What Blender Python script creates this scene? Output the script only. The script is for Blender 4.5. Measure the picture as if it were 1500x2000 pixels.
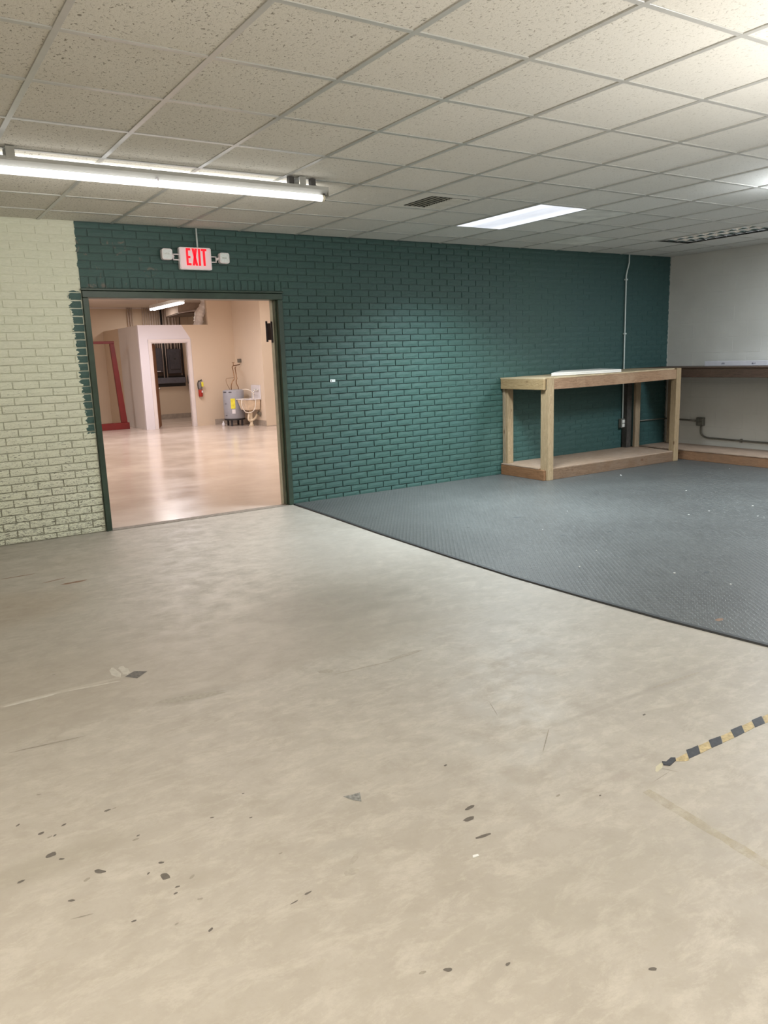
import bpy, bmesh, math, random
from mathutils import Vector, Matrix
for o in list(bpy.data.objects): bpy.data.objects.remove(o)
S = bpy.context.scene
rnd = random.Random(7)

# ------------------------------------------------------------------ camera
CZ = 1.5206; H = 2.7654; YB = 7.428; XR = 9.7515
F_PX = 1517.8; YAW, PITCH, ROLL = -0.56883, -0.19704, 0.034253
def cam_matrix():
    ca, sa = math.cos(YAW), math.sin(YAW); cb, sb = math.cos(PITCH), math.sin(PITCH); cc, sc = math.cos(ROLL), math.sin(ROLL)
    Z = Matrix(((ca, -sa, 0), (sa, ca, 0), (0, 0, 1)))
    X = Matrix(((1, 0, 0), (0, cb, -sb), (0, sb, cb)))
    Y = Matrix(((cc, 0, sc), (0, 1, 0), (-sc, 0, cc)))
    return Z @ X @ Y
CM = cam_matrix()
cd = bpy.data.cameras.new('camera'); cam = bpy.data.objects.new('camera', cd); S.collection.objects.link(cam)
R3 = Matrix((CM.col[0], CM.col[2], -CM.col[1])).transposed()
cam.matrix_world = Matrix.Translation((0, 0, CZ)) @ R3.to_4x4()
cd.sensor_fit = 'HORIZONTAL'; cd.sensor_width = 36; cd.lens = F_PX / 1500 * 36; cd.clip_start = 0.05; cd.clip_end = 100
S.camera = cam
def pj(x, y, z):            # world point -> photograph pixel (used only to rank which bricks show largest)
    v = CM.transposed() @ Vector((x, y, z - CZ))
    if v.y < 0.1: return None
    return 750 + F_PX * v.x / v.y, 1000 - F_PX * v.z / v.y

# ------------------------------------------------------------------ world, exposure, lights
W = bpy.data.worlds.new('world'); S.world = W; W.use_nodes = True
W.node_tree.nodes['Background'].inputs[0].default_value = (0.9, 0.95, 1, 1)
W.node_tree.nodes['Background'].inputs[1].default_value = 0.0
S.view_settings.view_transform = 'Standard'; S.view_settings.look = 'None'
S.view_settings.gamma = 1; S.view_settings.use_curve_mapping = False
S.view_settings.exposure = 0.0
def area(name, loc, sx, sy, power, col, rot=(0, 0, 0), spread=math.pi):
    l = bpy.data.lights.new(name, 'AREA'); l.shape = 'RECTANGLE'; l.size = sx; l.size_y = sy
    l.energy = power; l.color = col; l.spread = spread
    o = bpy.data.objects.new(name, l); S.collection.objects.link(o); o.location = loc; o.rotation_euler = rot
    return o
WARM = (1, .94, .85); COOL = (.84, .93, 1.0); FARC = (1, .92, .85)
ZL = H - .012; UP = (math.pi, 0, 0)
area('troffer_light', (5.32, 5.78, ZL), .58, 1.18, 138, (.84, .95, 1), spread=math.radians(128))
area('strip_light_glow', (1.67, 5.16, 2.60), 2.4, .12, 11, (1, .97, .92))
area('strip_light_glow', (1.67, 5.26, 2.63), 2.4, .05, 13, (1, .97, .92), rot=(math.radians(90), 0, 0))
area('corner_strip_glow', (6.36, 3.1, H-.20), .06, 1.0, 42, (.88, .94, 1), rot=UP)
area('room_light', (1.6, 0.2, ZL), .6, 1.2, 14, WARM)
area('room_light', (-1.2, 1.6, ZL), .6, 1.2, 92, WARM)
area('room_light', (1.6, -3.0, ZL), .6, 1.2, 36, WARM)
area('storefront_daylight', (9.6, -1.8, 1.45), 1.9, 3.6, 50, (.93, .97, 1), rot=(0, math.radians(90), 0))
area('room_light', (8.3, 3.6, ZL), .6, 1.2, 172, COOL)
area('room_light', (7.9, 0.6, ZL), .6, 1.2, 50, COOL)
area('room_light', (5.0, -3.0, ZL), .6, 1.2, 50, (.95, .97, 1))
area('ceiling_fill', (3.9, 0.7, 1.45), 1.0, 1.8, 112, (1, .98, .96), rot=UP)  # unseen upward fills added to brighten the ceiling, no fixtures here
area('ceiling_fill', (0.6, -0.4, 2.1), .3, 2.4, 140, (1, .96, .90), rot=UP)
area('ceiling_fill', (8.6, 0.8, 2.35), .3, 2.4, 50, (.92, .96, 1), rot=UP)
area('far_room_light', (5.33, 16.5, 2.66), .12, 1.9, 46, (1, .94, .98))
area('far_room_light', (5.0, 12.6, 3.03), 8.0, 7.5, 235, FARC)  # broad unseen fill added to brighten the far room
area('far_room_light', (1.6, 18.0, 3.0), 1.2, 1.2, 50, FARC)  # another added fill, no lamp modelled here
area('far_ceiling_fill', (5.0, 12.0, 2.3), .3, 2.4, 50, FARC, rot=UP)  # added upward fill for the far ceiling
area('utility_light', (6.2, 20.6, 2.98), .5, .5, 16, FARC)

# ------------------------------------------------------------------ helpers
def link(o): S.collection.objects.link(o); return o
def tag(o, label=None, cat=None, group=None, kind=None):
    if label: o['label'] = label
    if cat: o['category'] = cat
    if group: o['group'] = group
    if kind: o['kind'] = kind
    return o
def thing(name, label, cat, loc=(0, 0, 0), group=None):
    o = link(bpy.data.objects.new(name, None)); o.location = loc; o.empty_display_size = .05
    return tag(o, label, cat, group)
def origin_of(p):
    v = Vector((0, 0, 0))
    while p: v += p.location; p = p.parent
    return v
def obj(name, bm, mat, parent=None, smooth=False, origin=None):
    """link a bmesh given in world coordinates as one object"""
    base = origin_of(parent)
    if origin is None:
        if parent is None and len(bm.verts):
            xs = [v.co.x for v in bm.verts]; ys = [v.co.y for v in bm.verts]; zs = [v.co.z for v in bm.verts]
            origin = Vector(((min(xs)+max(xs))/2, (min(ys)+max(ys))/2, min(zs)))
        else: origin = base
    origin = Vector(origin)
    bmesh.ops.translate(bm, verts=bm.verts, vec=-origin)
    bmesh.ops.recalc_face_normals(bm, faces=bm.faces)
    me = bpy.data.meshes.new(name); bm.to_mesh(me); bm.free()
    if smooth:
        for p in me.polygons: p.use_smooth = True
    for m in (mat if isinstance(mat, (list, tuple)) else [mat]): me.materials.append(m)
    o = link(bpy.data.objects.new(name, me)); o.location = origin - base; o.parent = parent
    return o
def NB(): return bmesh.new()
def add_box(bm, x0, x1, y0, y1, z0, z1, bev=0, seg=1, mi=0):
    r = bmesh.ops.create_cube(bm, size=1)
    for v in r['verts']:
        v.co = Vector((x0 + (v.co.x+.5)*(x1-x0), y0 + (v.co.y+.5)*(y1-y0), z0 + (v.co.z+.5)*(z1-z0)))
    fs = {f for v in r['verts'] for f in v.link_faces}
    for f in fs: f.material_index = mi
    if bev:
        es = {e for v in r['verts'] for e in v.link_edges}
        bmesh.ops.bevel(bm, geom=list(es), offset=bev, segments=seg, profile=.7, affect='EDGES', material=mi)
    return bm
def box(name, x0, x1, y0, y1, z0, z1, mat, parent=None, bev=0, seg=1):
    return obj(name, add_box(NB(), x0, x1, y0, y1, z0, z1, bev, seg), mat, parent)
def add_hexa(bm, pts, bev=0):
    """8 corners: bottom 4 ccw, top 4 ccw"""
    vs = [bm.verts.new(p) for p in pts]
    fs = [bm.faces.new([vs[i] for i in q]) for q in ((3,2,1,0),(4,5,6,7),(0,1,5,4),(1,2,6,5),(2,3,7,6),(3,0,4,7))]
    if bev: bmesh.ops.bevel(bm, geom=list({e for f in fs for e in f.edges}), offset=bev, segments=1, affect='EDGES')
    return bm
def add_tube(bm, pts, r, seg=10, cap=True):
    pts = [Vector(p) for p in pts]; rings = []
    rr = r if isinstance(r, (list, tuple)) else [r]*len(pts)
    prev = None
    for i, p in enumerate(pts):
        t = (pts[min(i+1, len(pts)-1)] - pts[max(i-1, 0)]).normalized()
        if prev is None:
            a = Vector((0, 0, 1)) if abs(t.z) < .9 else Vector((1, 0, 0))
            n = t.cross(a).normalized()
        else: n = (prev - t*prev.dot(t)).normalized()
        prev = n; b = t.cross(n)
        rings.append([bm.verts.new(p + rr[i]*(math.cos(2*math.pi*k/seg)*n + math.sin(2*math.pi*k/seg)*b)) for k in range(seg)])
    for a, b in zip(rings, rings[1:]):
        for k in range(seg): bm.faces.new((a[k], a[(k+1) % seg], b[(k+1) % seg], b[k]))
    if cap: bm.faces.new(rings[0][::-1]); bm.faces.new(rings[-1])
    return bm
def bend(p0, p1, p2, n=6):
    p0, p1, p2 = map(Vector, (p0, p1, p2))
    return [(1-t)**2*p0 + 2*t*(1-t)*p1 + t*t*p2 for t in [i/n for i in range(n+1)]]
def add_lathe(bm, prof, c, seg=24):
    rings = []
    for r, z in prof:
        rings.append([bm.verts.new((c[0]+r*math.cos(2*math.pi*k/seg), c[1]+r*math.sin(2*math.pi*k/seg), c[2]+z)) for k in range(seg)])
    for a, b in zip(rings, rings[1:]):
        for k in range(seg): bm.faces.new((a[k], a[(k+1) % seg], b[(k+1) % seg], b[k]))
    bm.faces.new(rings[0][::-1]); bm.faces.new(rings[-1])
    return bm
def add_prism(bm, poly, z0, z1):
    a = [bm.verts.new((x, y, z0)) for x, y in poly]; b = [bm.verts.new((x, y, z1)) for x, y in poly]
    bm.faces.new(a[::-1]); bm.faces.new(b); n = len(poly)
    for k in range(n): bm.faces.new((a[k], a[(k+1) % n], b[(k+1) % n], b[k]))
    return bm
def add_prism_xz(bm, poly, y0, y1):
    a = [bm.verts.new((x, y0, z)) for x, z in poly]; b = [bm.verts.new((x, y1, z)) for x, z in poly]
    bm.faces.new(a); bm.faces.new(b[::-1]); n = len(poly)
    for k in range(n): bm.faces.new((a[k], b[k], b[(k+1) % n], a[(k+1) % n]))
    return bm
def rrect(cx, cz, w, h, r, n=4):
    out = []
    for (sx, sz, a0) in ((1, 1, 0), (-1, 1, 90), (-1, -1, 180), (1, -1, 270)):
        for i in range(n+1):
            a = math.radians(a0 + 90*i/n)
            out.append((cx + sx*(w/2-r) + r*math.cos(a), cz + sz*(h/2-r) + r*math.sin(a)))
    return out

# ------------------------------------------------------------------ materials
class NT:
    def __init__(s, name):
        s.m = bpy.data.materials.new(name); s.m.use_nodes = True; s.t = s.m.node_tree
        s.b = s.t.nodes['Principled BSDF']; s._pos = None
    def n(s, typ, **kw):
        nd = s.t.nodes.new(typ)
        for k, v in kw.items():
            if k.startswith('i_'): nd.inputs[k[2:].replace('_', ' ')].default_value = v
            else: setattr(nd, k, v)
        return nd
    def l(s, a, b): s.t.links.new(a, b)
    def pos(s):
        if not s._pos: s._pos = s.n('ShaderNodeNewGeometry').outputs['Position']
        return s._pos
    def obj(s): return s.n('ShaderNodeTexCoord').outputs['Object']
    def mapping(s, vec, scale=(1, 1, 1), loc=(0, 0, 0), rot=(0, 0, 0)):
        m = s.n('ShaderNodeMapping'); s.l(vec, m.inputs[0])
        m.inputs['Location'].default_value = loc; m.inputs['Rotation'].default_value = rot; m.inputs['Scale'].default_value = scale
        return m.outputs[0]
    def noise(s, vec, scale, detail=3, rough=.55, dist=0):
        q = s.n('ShaderNodeTexNoise'); s.l(vec, q.inputs['Vector'])
        q.inputs['Scale'].default_value = scale; q.inputs['Detail'].default_value = detail
        q.inputs['Roughness'].default_value = rough; q.inputs['Distortion'].default_value = dist
        return q.outputs['Fac']
    def mr(s, v, a, b, c=0, d=1, smooth=False):
        q = s.n('ShaderNodeMapRange'); s.l(v, q.inputs[0]); q.interpolation_type = 'SMOOTHSTEP' if smooth else 'LINEAR'
        for i, x in enumerate((a, b, c, d)): q.inputs[i+1].default_value = x
        return q.outputs[0]
    def math(s, op, a, b=0, c=0):
        q = s.n('ShaderNodeMath', operation=op)
        for i, x in enumerate((a, b, c)):
            if hasattr(x, 'links'): s.l(x, q.inputs[i])
            else: q.inputs[i].default_value = x
        return q.outputs[0]
    def mix(s, f, a, b, mode='MIX'):
        q = s.n('ShaderNodeMix', data_type='RGBA', blend_type=mode)
        for i, x in ((0, f), (6, a), (7, b)):
            if hasattr(x, 'links'): s.l(x, q.inputs[i])
            else: q.inputs[i].default_value = x if i == 0 else (*x[:3], 1)
        return q.outputs[2]
    def sep(s, v):
        q = s.n('ShaderNodeSeparateXYZ'); s.l(v, q.inputs[0]); return q.outputs
    def bump(s, h, st=.3, dist=.01):
        q = s.n('ShaderNodeBump'); s.l(h, q.inputs['Height']); q.inputs['Strength'].default_value = st; q.inputs['Distance'].default_value = dist
        s.l(q.outputs[0], s.b.inputs['Normal'])
    def col(s, c):
        if hasattr(c, 'links'): s.l(c, s.b.inputs['Base Color'])
        else: s.b.inputs['Base Color'].default_value = (*c[:3], 1)
    def set(s, rough=None, metal=None, spec=None, emit=None, es=1):
        if rough is not None:
            if hasattr(rough, 'links'): s.l(rough, s.b.inputs['Roughness'])
            else: s.b.inputs['Roughness'].default_value = rough
        if metal is not None: s.b.inputs['Metallic'].default_value = metal
        if spec is not None: s.b.inputs['Specular IOR Level'].default_value = spec
        if emit: s.b.inputs['Emission Color'].default_value = (*emit, 1); s.b.inputs['Emission Strength'].default_value = es
        return s.m
def plain(name, c, rough=.5, metal=0, var=.12, scale=14, bump=.0, emit=None, es=1, spec=.5):
    t = NT(name); f = t.noise(t.pos(), scale)
    t.col(t.mix(t.mr(f, .3, .7), tuple(x*(1-var) for x in c), tuple(min(1, x*(1+var)) for x in c)))
    if bump: t.bump(t.noise(t.pos(), scale*6), bump, .004)
    return t.set(rough, metal, spec, emit, es)
def ellipse_mask(t, cx, cy, rx, ry, rot, warp=.35, soft=(.55, 1.1), nz=None):
    m = t.mapping(t.pos(), (1, 1, 0), (-cx, -cy, 0))
    m = t.mapping(m, (1/rx, 1/ry, 0), (0, 0, 0), (0, 0, -rot))
    ln = t.n('ShaderNodeVectorMath', operation='LENGTH'); t.l(m, ln.inputs[0])
    v = t.math('ADD', ln.outputs['Value'], t.math('MULTIPLY', t.math('SUBTRACT', nz, .5), warp*2))
    return t.mr(v, soft[0], soft[1], 1, 0, True)

# concrete floor
t = NT('worn_concrete')
P = t.pos()
n1 = t.noise(P, .9, 5, .6, .6); n2 = t.noise(P, 6, 7, .7, .25); n3 = t.noise(t.mapping(P, (1, 2.0, 1), (0, 0, 0), (0, 0, .5)), 5.5, 9, .78, .35); n4 = t.noise(P, 60, 3)
c = t.mix(t.mr(n1, .3, .7), (.352, .322, .28), (.418, .388, .342))
c = t.mix(t.mr(n2, .44, .68, 0, .6), c, (.31, .28, .24))
c = t.mix(t.mr(n3, .48, .62, 0, .6), c, (.49, .455, .40))
c = t.mix(t.mr(n4, .55, .8, 0, .22), c, (.30, .27, .22))
n6 = t.noise(t.mapping(P, (1, 1.6, 1)), 14, 6, .75, .3)
c = t.mix(t.mr(n6, .50, .68, 0, .5), c, (.33, .30, .25))
yy = t.sep(P)
c = t.mix(t.mr(yy[0], 2.2, -.2, 0, .22, True), c, (.36, .30, .22), 'MIX')
for (cx, cy, rx, ry, rot, st, cc) in (
        (2.24, 4.15, .62, .36, .1, .52, (.27, .245, .21)), (1.9, 3.62, .8, .28, .25, .28, (.30, .27, .23)),
        (2.9, 3.35, .7, .25, -.2, .22, (.31, .28, .24)),
        (1.1, 3.35, .24, .07, .35, .5, (.28, .255, .22)), (.3, 5.4, .8, .5, 0, .40, (.30, .23, .16)),
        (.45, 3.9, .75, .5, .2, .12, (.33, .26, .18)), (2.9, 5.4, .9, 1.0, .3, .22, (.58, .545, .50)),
        (2.45, 2.14, .34, .02, .02, .4, (.29, .26, .22)), (2.95, 2.14, .3, .035, 0, .45, (.30, .27, .24)),
        (.24, 2.42, .32, .07, .5, .45, (.28, .25, .20)), (2.08, 1.72, .06, .03, .4, .5, (.33, .29, .25)),
        (1.05, 1.95, .09, .06, .8, .3, (.33, .31, .27)), (.55, 3.79, .36, .022, -.03, .4, (.62, .58, .50)),
        (1.55, 1.35, .5, .22, .4, .2, (.33, .31, .26)), (2.1, 1.3, .3, .12, -.6, .2, (.30, .28, .25)),
        (1.25, 6.3, .6, .4, 0, .18, (.30, .25, .19))):
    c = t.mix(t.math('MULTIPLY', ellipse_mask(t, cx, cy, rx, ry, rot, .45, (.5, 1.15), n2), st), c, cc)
yw = t.math('ADD', yy[1], t.math('ADD', t.math('MULTIPLY', t.math('SUBTRACT', n2, .5), .5), t.math('MULTIPLY', yy[0], -.02)))
band = t.math('MULTIPLY', t.mr(yw, 3.30, 3.36, 0, 1, True), t.math('MULTIPLY', t.mr(yw, 3.9, 5.2, 1, 0, True), t.mr(yy[0], 2.4, 3.2, 1, 0, True)))
c = t.mix(t.math('MULTIPLY', band, .38), c, (.34, .30, .25))
t.col(c); t.bump(t.math('ADD', t.math('MULTIPLY', n2, .5), t.math('MULTIPLY', n4, .25)), .12, .004)
M_CONC = t.set(t.mr(n2, .3, .7, .33, .58), spec=.45)

t = NT('soft_stain'); nn = t.noise(t.pos(), 45, 4)
t.col(t.mix(nn, (.07, .06, .05), (.16, .14, .12))); M_STAIN = t.set(.7)
M_STAIN2 = plain('faded_stain', (.27, .245, .20), .7, scale=60, var=.2)
M_STAIN4 = plain('pale_brown_stain', (.345, .315, .265), .7, scale=60, var=.12)
M_STAIN3 = plain('red_brown_stain', (.23, .14, .09), .7, scale=60)

# far floor
t = NT('glossy_tan_floor'); P = t.pos()
n1 = t.noise(P, 1.1, 4, .6); n2 = t.noise(t.mapping(P, (.6, 2.5, 1)), 2.5, 4, .6, 1)
c = t.mix(t.mr(n1, .3, .7), (.62, .52, .455), (.69, .59, .52)); c = t.mix(t.mr(n2, .5, .8, 0, .4), c, (.73, .645, .58))
t.col(c); t.bump(n2, .06, .01); M_FARFLOOR = t.set(t.mr(n1, .3, .7, .13, .26), spec=.6)

# brick paint: cream left of the ragged edge, green right of it; patch of green smear beside the frame
def brick_mat(name, mortar=False):
    t = NT(name); P = t.pos(); xyz = t.sep(P)
    ned = t.noise(t.mapping(P, (.6, 1, 1.6)), 16, 4, .7)
    fine = t.noise(t.mapping(P, (1, 1, 3.4)), 26, 5, .65, .6)
    big = t.noise(P, 2.2, 3)
    edge = t.math('ADD', xyz[0], t.math('MULTIPLY', t.math('SUBTRACT', ned, .5), .05))
    pit = t.noise(t.mapping(P, (1, 1, 4.5)), 30, 6, .75, 1.2)
    g_main = t.mr(edge, 1.641, 1.646)
    # smear of green left of the frame, widening upward, between z .95 and 2.15
    wob = t.math('MULTIPLY', t.math('SUBTRACT', ned, .5), .12)
    e2 = t.math('ADD', xyz[0], wob)
    lim = t.mr(xyz[2], .9, 2.1, 1.580, 1.545)
    inx = t.math('GREATER_THAN', e2, lim)
    inz = t.math('MULTIPLY', t.math('GREATER_THAN', t.math('ADD', xyz[2], wob), .93), t.math('LESS_THAN', t.math('ADD', xyz[2], wob), 2.18))
    smear = t.math('MULTIPLY', inx, inz)
    if mortar: green = t.math('GREATER_THAN', xyz[0], 1.648)
    else: green = t.math('MAXIMUM', g_main, t.math('MULTIPLY', smear, t.mr(pit, .33, .36, .0, 1)))
    oi = t.n('ShaderNodeObjectInfo').outputs['Random']
    cream = t.mix(t.mr(fine, .3, .7), (.64, .655, .50), (.74, .75, .60))
    cream = t.mix(t.mr(big, .4, .7, 0, .35), cream, (.70, .68, .56))
    # unpainted dark pits in the rough faces, more of them low on the wall
    thr = t.mr(xyz[2], .0, 2.2, .47, .31)
    dark = t.math('LESS_THAN', pit, thr)
    cream = t.mix(t.math('MULTIPLY', dark, .8), cream, (.06, .055, .035))
    grn = t.mix(t.mr(fine, .3, .7), (.030, .078, .064), (.043, .104, .089))
    grn = t.mix(t.mr(big, .4, .75, 0, .4), grn, (.040, .092, .090))
    grn = t.mix(t.mr(xyz[0], 6.5, 9.2, 0, .45, True), grn, (.026, .070, .080))  # bluish daylight cast mixed into the green toward the right
    # scuffs over the door, where old red brick shows through the green
    sc = t.noise(t.mapping(P, (1, 1, 1), (0, 0, 0), (0, .6, 0)), 7, 4, .6, 1.4)
    reg = t.math('MULTIPLY', t.math('LESS_THAN', xyz[0], 2.35), t.math('MULTIPLY', t.math('GREATER_THAN', xyz[2], 2.2), t.math('LESS_THAN', xyz[2], 2.62)))
    grn = t.mix(t.math('MULTIPLY', t.mr(sc, .57, .64, 0, .6), reg), grn, (.22, .16, .13))
    edge9 = t.math('GREATER_THAN', t.math('ADD', xyz[0], t.math('MULTIPLY', ned, .06)), 9.760)
    grn = t.mix(edge9, grn, (.40, .40, .36))
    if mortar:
        grn = t.mix(t.math('MULTIPLY', t.mr(xyz[0], 4.5, 7.2, .72, .12, True), t.mr(xyz[2], 1.7, 2.3, 1, .55)), grn, (.005, .018, .015))  # joint shadow put into the mortar colour, weaker to the right and high up
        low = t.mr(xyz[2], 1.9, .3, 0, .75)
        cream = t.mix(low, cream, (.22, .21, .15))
    t.col(t.mix(green, cream, grn))
    h = t.math('ADD', t.math('MULTIPLY', fine, .8), t.math('MULTIPLY', pit, .7))
    t.bump(h, .6, .005)
    return t.set(t.mr(fine, .3, .7, .40, .52), spec=.5)
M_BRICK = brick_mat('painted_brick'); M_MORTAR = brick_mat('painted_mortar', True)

t = NT('ceiling_tile_fibre'); P = t.pos(); X = t.sep(P)
rv = t.n('ShaderNodeObjectInfo').outputs['Random']
fis = t.noise(t.mapping(P, (1, .8, 1)), 70, 3, .6, .9); pin = t.noise(P, 150, 2)
c = t.mix(rv, (.64, .61, .535), (.70, .67, .595))
c = t.mix(t.mr(X[0], 1, 8, 0, 1, True), c, t.mix(rv, (.62, .615, .58), (.69, .685, .65)))
fade = t.mr(X[0], 1.0, 4.2, 1, .30, True)
c = t.mix(t.math('MULTIPLY', t.mr(fis, .405, .345, 0, .85), fade), c, (.18, .16, .12))
c = t.mix(t.math('MULTIPLY', t.mr(pin, .38, .31, 0, .5), fade), c, (.25, .22, .17))
c = t.mix(t.mr(t.noise(P, 1.6, 3), .5, .8, 0, .18), c, (.50, .46, .37))
t.col(c); t.bump(t.math('MULTIPLY', fis, fade), .5, .006); M_TILE = t.set(.92, spec=.15)
M_TILE2 = plain('blotchy_replacement_tile', (.72, .72, .67), .8, var=.14, scale=5)
M_TEE = plain('white_grid_metal', (.46, .455, .42), .28, var=.04, spec=.6)
t = NT('painted_block'); P = t.pos(); n1 = t.noise(P, 1.5, 4); n2 = t.noise(P, 90, 4, .7)
c = t.mix(t.mr(n1, .3, .7), (.56, .55, .51), (.63, .62, .58)); t.col(c); t.bump(n2, .35, .004); M_BLOCK = t.set(.7, spec=.3)

def wood(name, a, b, knots=True, axis='x', stain=None):
    t = NT(name); P = t.obj()
    sc = {'x': (.7, 9, 9), 'y': (9, .7, 9), 'z': (9, 9, .7)}[axis]
    m = t.mapping(P, sc)
    ws = t.noise(m, 3.0, 5, .6, 1.6)
    fi = t.noise(t.mapping(P, tuple(x*3.5 for x in sc)), 3, 4, .6)
    g = t.math('FRACT', t.math('MULTIPLY', ws, 7))
    c = t.mix(t.mr(g, .1, .9), a, b); c = t.mix(t.mr(fi, .4, .75, 0, .5), c, tuple(x*.5 for x in a))
    big = t.noise(P, 3.0, 4, .6, .5)
    if stain: c = t.mix(t.mr(big, .45, .7, 0, .65), c, stain)
    if knots:
        v = t.n('ShaderNodeTexVoronoi'); t.l(t.mapping(P, tuple(2.2 if x < 1 else 5.0 for x in sc)), v.inputs['Vector']); v.inputs['Scale'].default_value = 1.3
        c = t.mix(t.mr(v.outputs['Distance'], .105, .05, 0, .8), c, (.10, .045, .018))
    t.col(c); t.bump(fi, .2, .003)
    return t.set(.62, spec=.3)
M_POST = wood('pale_pine_z', (.29, .205, .115), (.395, .29, .175), axis='z')
M_POSTD = wood('weathered_pine_z', (.24, .18, .115), (.33, .25, .165), axis='z')
M_BEAMY = wood('pale_pine_y', (.29, .195, .095), (.40, .285, .155), axis='y')
M_RAILX = wood('red_brown_board_x', (.22, .125, .07), (.33, .20, .12), axis='x', stain=(.38, .26, .165))
M_RAILXD = wood('dirty_board_x', (.14, .085, .05), (.22, .14, .09), axis='x', stain=(.17, .12, .085))
M_BASEY = wood('brown_board_y', (.17, .080, .036), (.24, .125, .062), axis='y')
M_RBY = wood('old_plank_y', (.075, .048, .034), (.12, .078, .056), axis='y', stain=(.09, .052, .036))
M_RBASEY = wood('orange_brown_board_y', (.22, .115, .062), (.30, .17, .095), axis='y', stain=(.20, .12, .075))
M_PLY = wood('worn_plywood', (.30, .205, .14), (.38, .275, .20), knots=False, axis='x', stain=(.36, .27, .21))

t = NT('ribbed_rubber'); P = t.pos(); n1 = t.noise(P, 1.3, 4); n2 = t.noise(P, 40, 3)
c = t.mix(t.mr(n1, .3, .7), (.061, .063, .061), (.081, .085, .082))
c = t.mix(t.mr(n2, .5, .8, 0, .3), c, (.19, .20, .20))
n5 = t.noise(P, 5, 5, .7, .6); c = t.mix(t.mr(n5, .64, .72, 0, .5), c, (.055, .064, .068))
t.col(c)
m = t.mapping(P, (1, 1, 1), (0, 0, 0), (0, 0, .62)); mm = t.sep(m)
w1 = t.math('SINE', t.math('MULTIPLY', mm[0], 2*math.pi/.030)); 
m2 = t.sep(t.mapping(P, (1, 1, 1), (0, 0, 0), (0, 0, -.95))); w2 = t.math('SINE', t.math('MULTIPLY', m2[0], 2*math.pi/.045))
t.bump(t.math('ADD', t.math('MULTIPLY', t.mr(t.math('ADD', w1, t.math('MULTIPLY', w2, .6)), .2, .8), 1), t.math('MULTIPLY', n2, .4)), .65, .0018)
M_MAT = t.set(t.mr(n2, .3, .7, .40, .55), spec=.6)
M_MATEDGE = plain('black_rubber_edge', (.028, .03, .032), .55, scale=60)

M_FRAME = plain('green_frame_paint', (.030, .052, .034), .38, var=.25, scale=6, bump=.15)
M_FRAMEI = plain('worn_green_jamb_paint', (.085, .105, .068), .4, var=.3, scale=9, bump=.15)
M_PALE = plain('pale_door_edge_paint', (.55, .52, .40), .5)
M_BRONZE = plain('dark_bronze_metal', (.045, .035, .035), .4, metal=.4)
M_BEIGE = plain('peach_beige_wall_paint', (.71, .58, .45), .62, var=.03, scale=1.2)
M_BEIGE2 = plain('lit_peach_wall_paint', (.76, .645, .52), .62, var=.03, scale=1.2)  # paler copy of the beige: the corner wall's stronger light put into colour
M_FARCEIL = plain('far_ceiling_white', (.74, .65, .58), .8, var=.05, scale=1)
M_TRIMW = plain('white_trim_paint', (.80, .73, .72), .45, var=.04, scale=3)
M_RED = plain('dark_red_paint', (.17, .010, .009), .45, var=.12, scale=3)
M_DOOR = wood('brown_door_veneer', (.24, .10, .045), (.32, .15, .07), knots=False, axis='z')
M_GREYBASE = plain('grey_cove_base', (.40, .34, .29), .5)
t = NT('utility_room_paint'); P = t.pos(); xyz = t.sep(P)
lim = t.mr(xyz[2], 2.42, 2.10, 6.36, 6.56)
wh = t.math('LESS_THAN', xyz[0], lim)
t.col(t.mix(wh, (.71, .58, .45), (.79, .75, .80))); M_CLOSET = t.set(.6)
t = NT('white_and_beige_side_paint'); xyz = t.sep(t.pos())
t.col(t.mix(t.math('LESS_THAN', xyz[1], 20.4), (.71, .58, .45), (.72, .69, .68))); M_CSIDE = t.set(.6)

M_TUBE = NT('lit_tube_glass').set(.4, emit=(1, .985, .97), es=1.7)
M_TUBEFAR = NT('far_lit_tube_glass').set(.4, emit=(1, .95, .98), es=6)
M_FIXT = plain('white_enamel_fixture', (.46, .46, .43), .4, var=.04)
M_CAP = plain('tube_end_cap', (.72, .66, .52), .4)
M_DARKM = plain('dark_lampholder', (.07, .065, .06), .5)
M_GALV = plain('galvanised_metal', (.45, .45, .42), .4, metal=.6)
t = NT('lit_prismatic_lens'); P = t.pos()
m_ = t.noise(t.mapping(P, (9, 2.4, 1)), 1.3, 2); XX = t.sep(P)
edge = t.math('ABSOLUTE', t.math('SUBTRACT', XX[0], 5.325))
lamp_i = t.mr(t.math('ABSOLUTE', t.math('SUBTRACT', edge, .22)), 0.02, .14, 1, .62, True)
st = t.math('MULTIPLY', lamp_i, t.mr(m_, .3, .7, .92, 1.1))
t.b.inputs['Emission Color'].default_value = (.86, .90, 1, 1); t.l(t.math('MULTIPLY', st, 1.15), t.b.inputs['Emission Strength'])
t.b.inputs['Base Color'].default_value = (.8, .8, .85, 1); M_LENS = t.m
M_CHROME = plain('aluminium_louvre', (.62, .64, .66), .16, metal=1, var=.02)
M_BLACKIN = plain('dark_duct_inside', (.03, .03, .028), .8)
M_VENTD = plain('shadowed_vent_metal', (.33, .31, .25), .5)
M_VENT = plain('white_vent_metal', (.52, .50, .43), .5)
M_EXITW = plain('exit_sign_plastic', (.85, .76, .76), .35, var=.03)
t = NT('exit_sign_face'); t.col((.80, .66, .67)); M_EXITF = t.set(.35, emit=(1, .55, .60), es=.22)
M_EXITR = NT('lit_red_letters'); M_EXITR.col((.6, 0, .01)); M_EXITR = M_EXITR.set(.4, emit=(1, .005, .02), es=.95)
M_LENSG = plain('clear_ribbed_lens', (.80, .84, .83), .15, var=.1, scale=60)
M_BRIGHT = plain('bright_lamp_reflector', (.85, .87, .85), .15, metal=.8)
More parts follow.
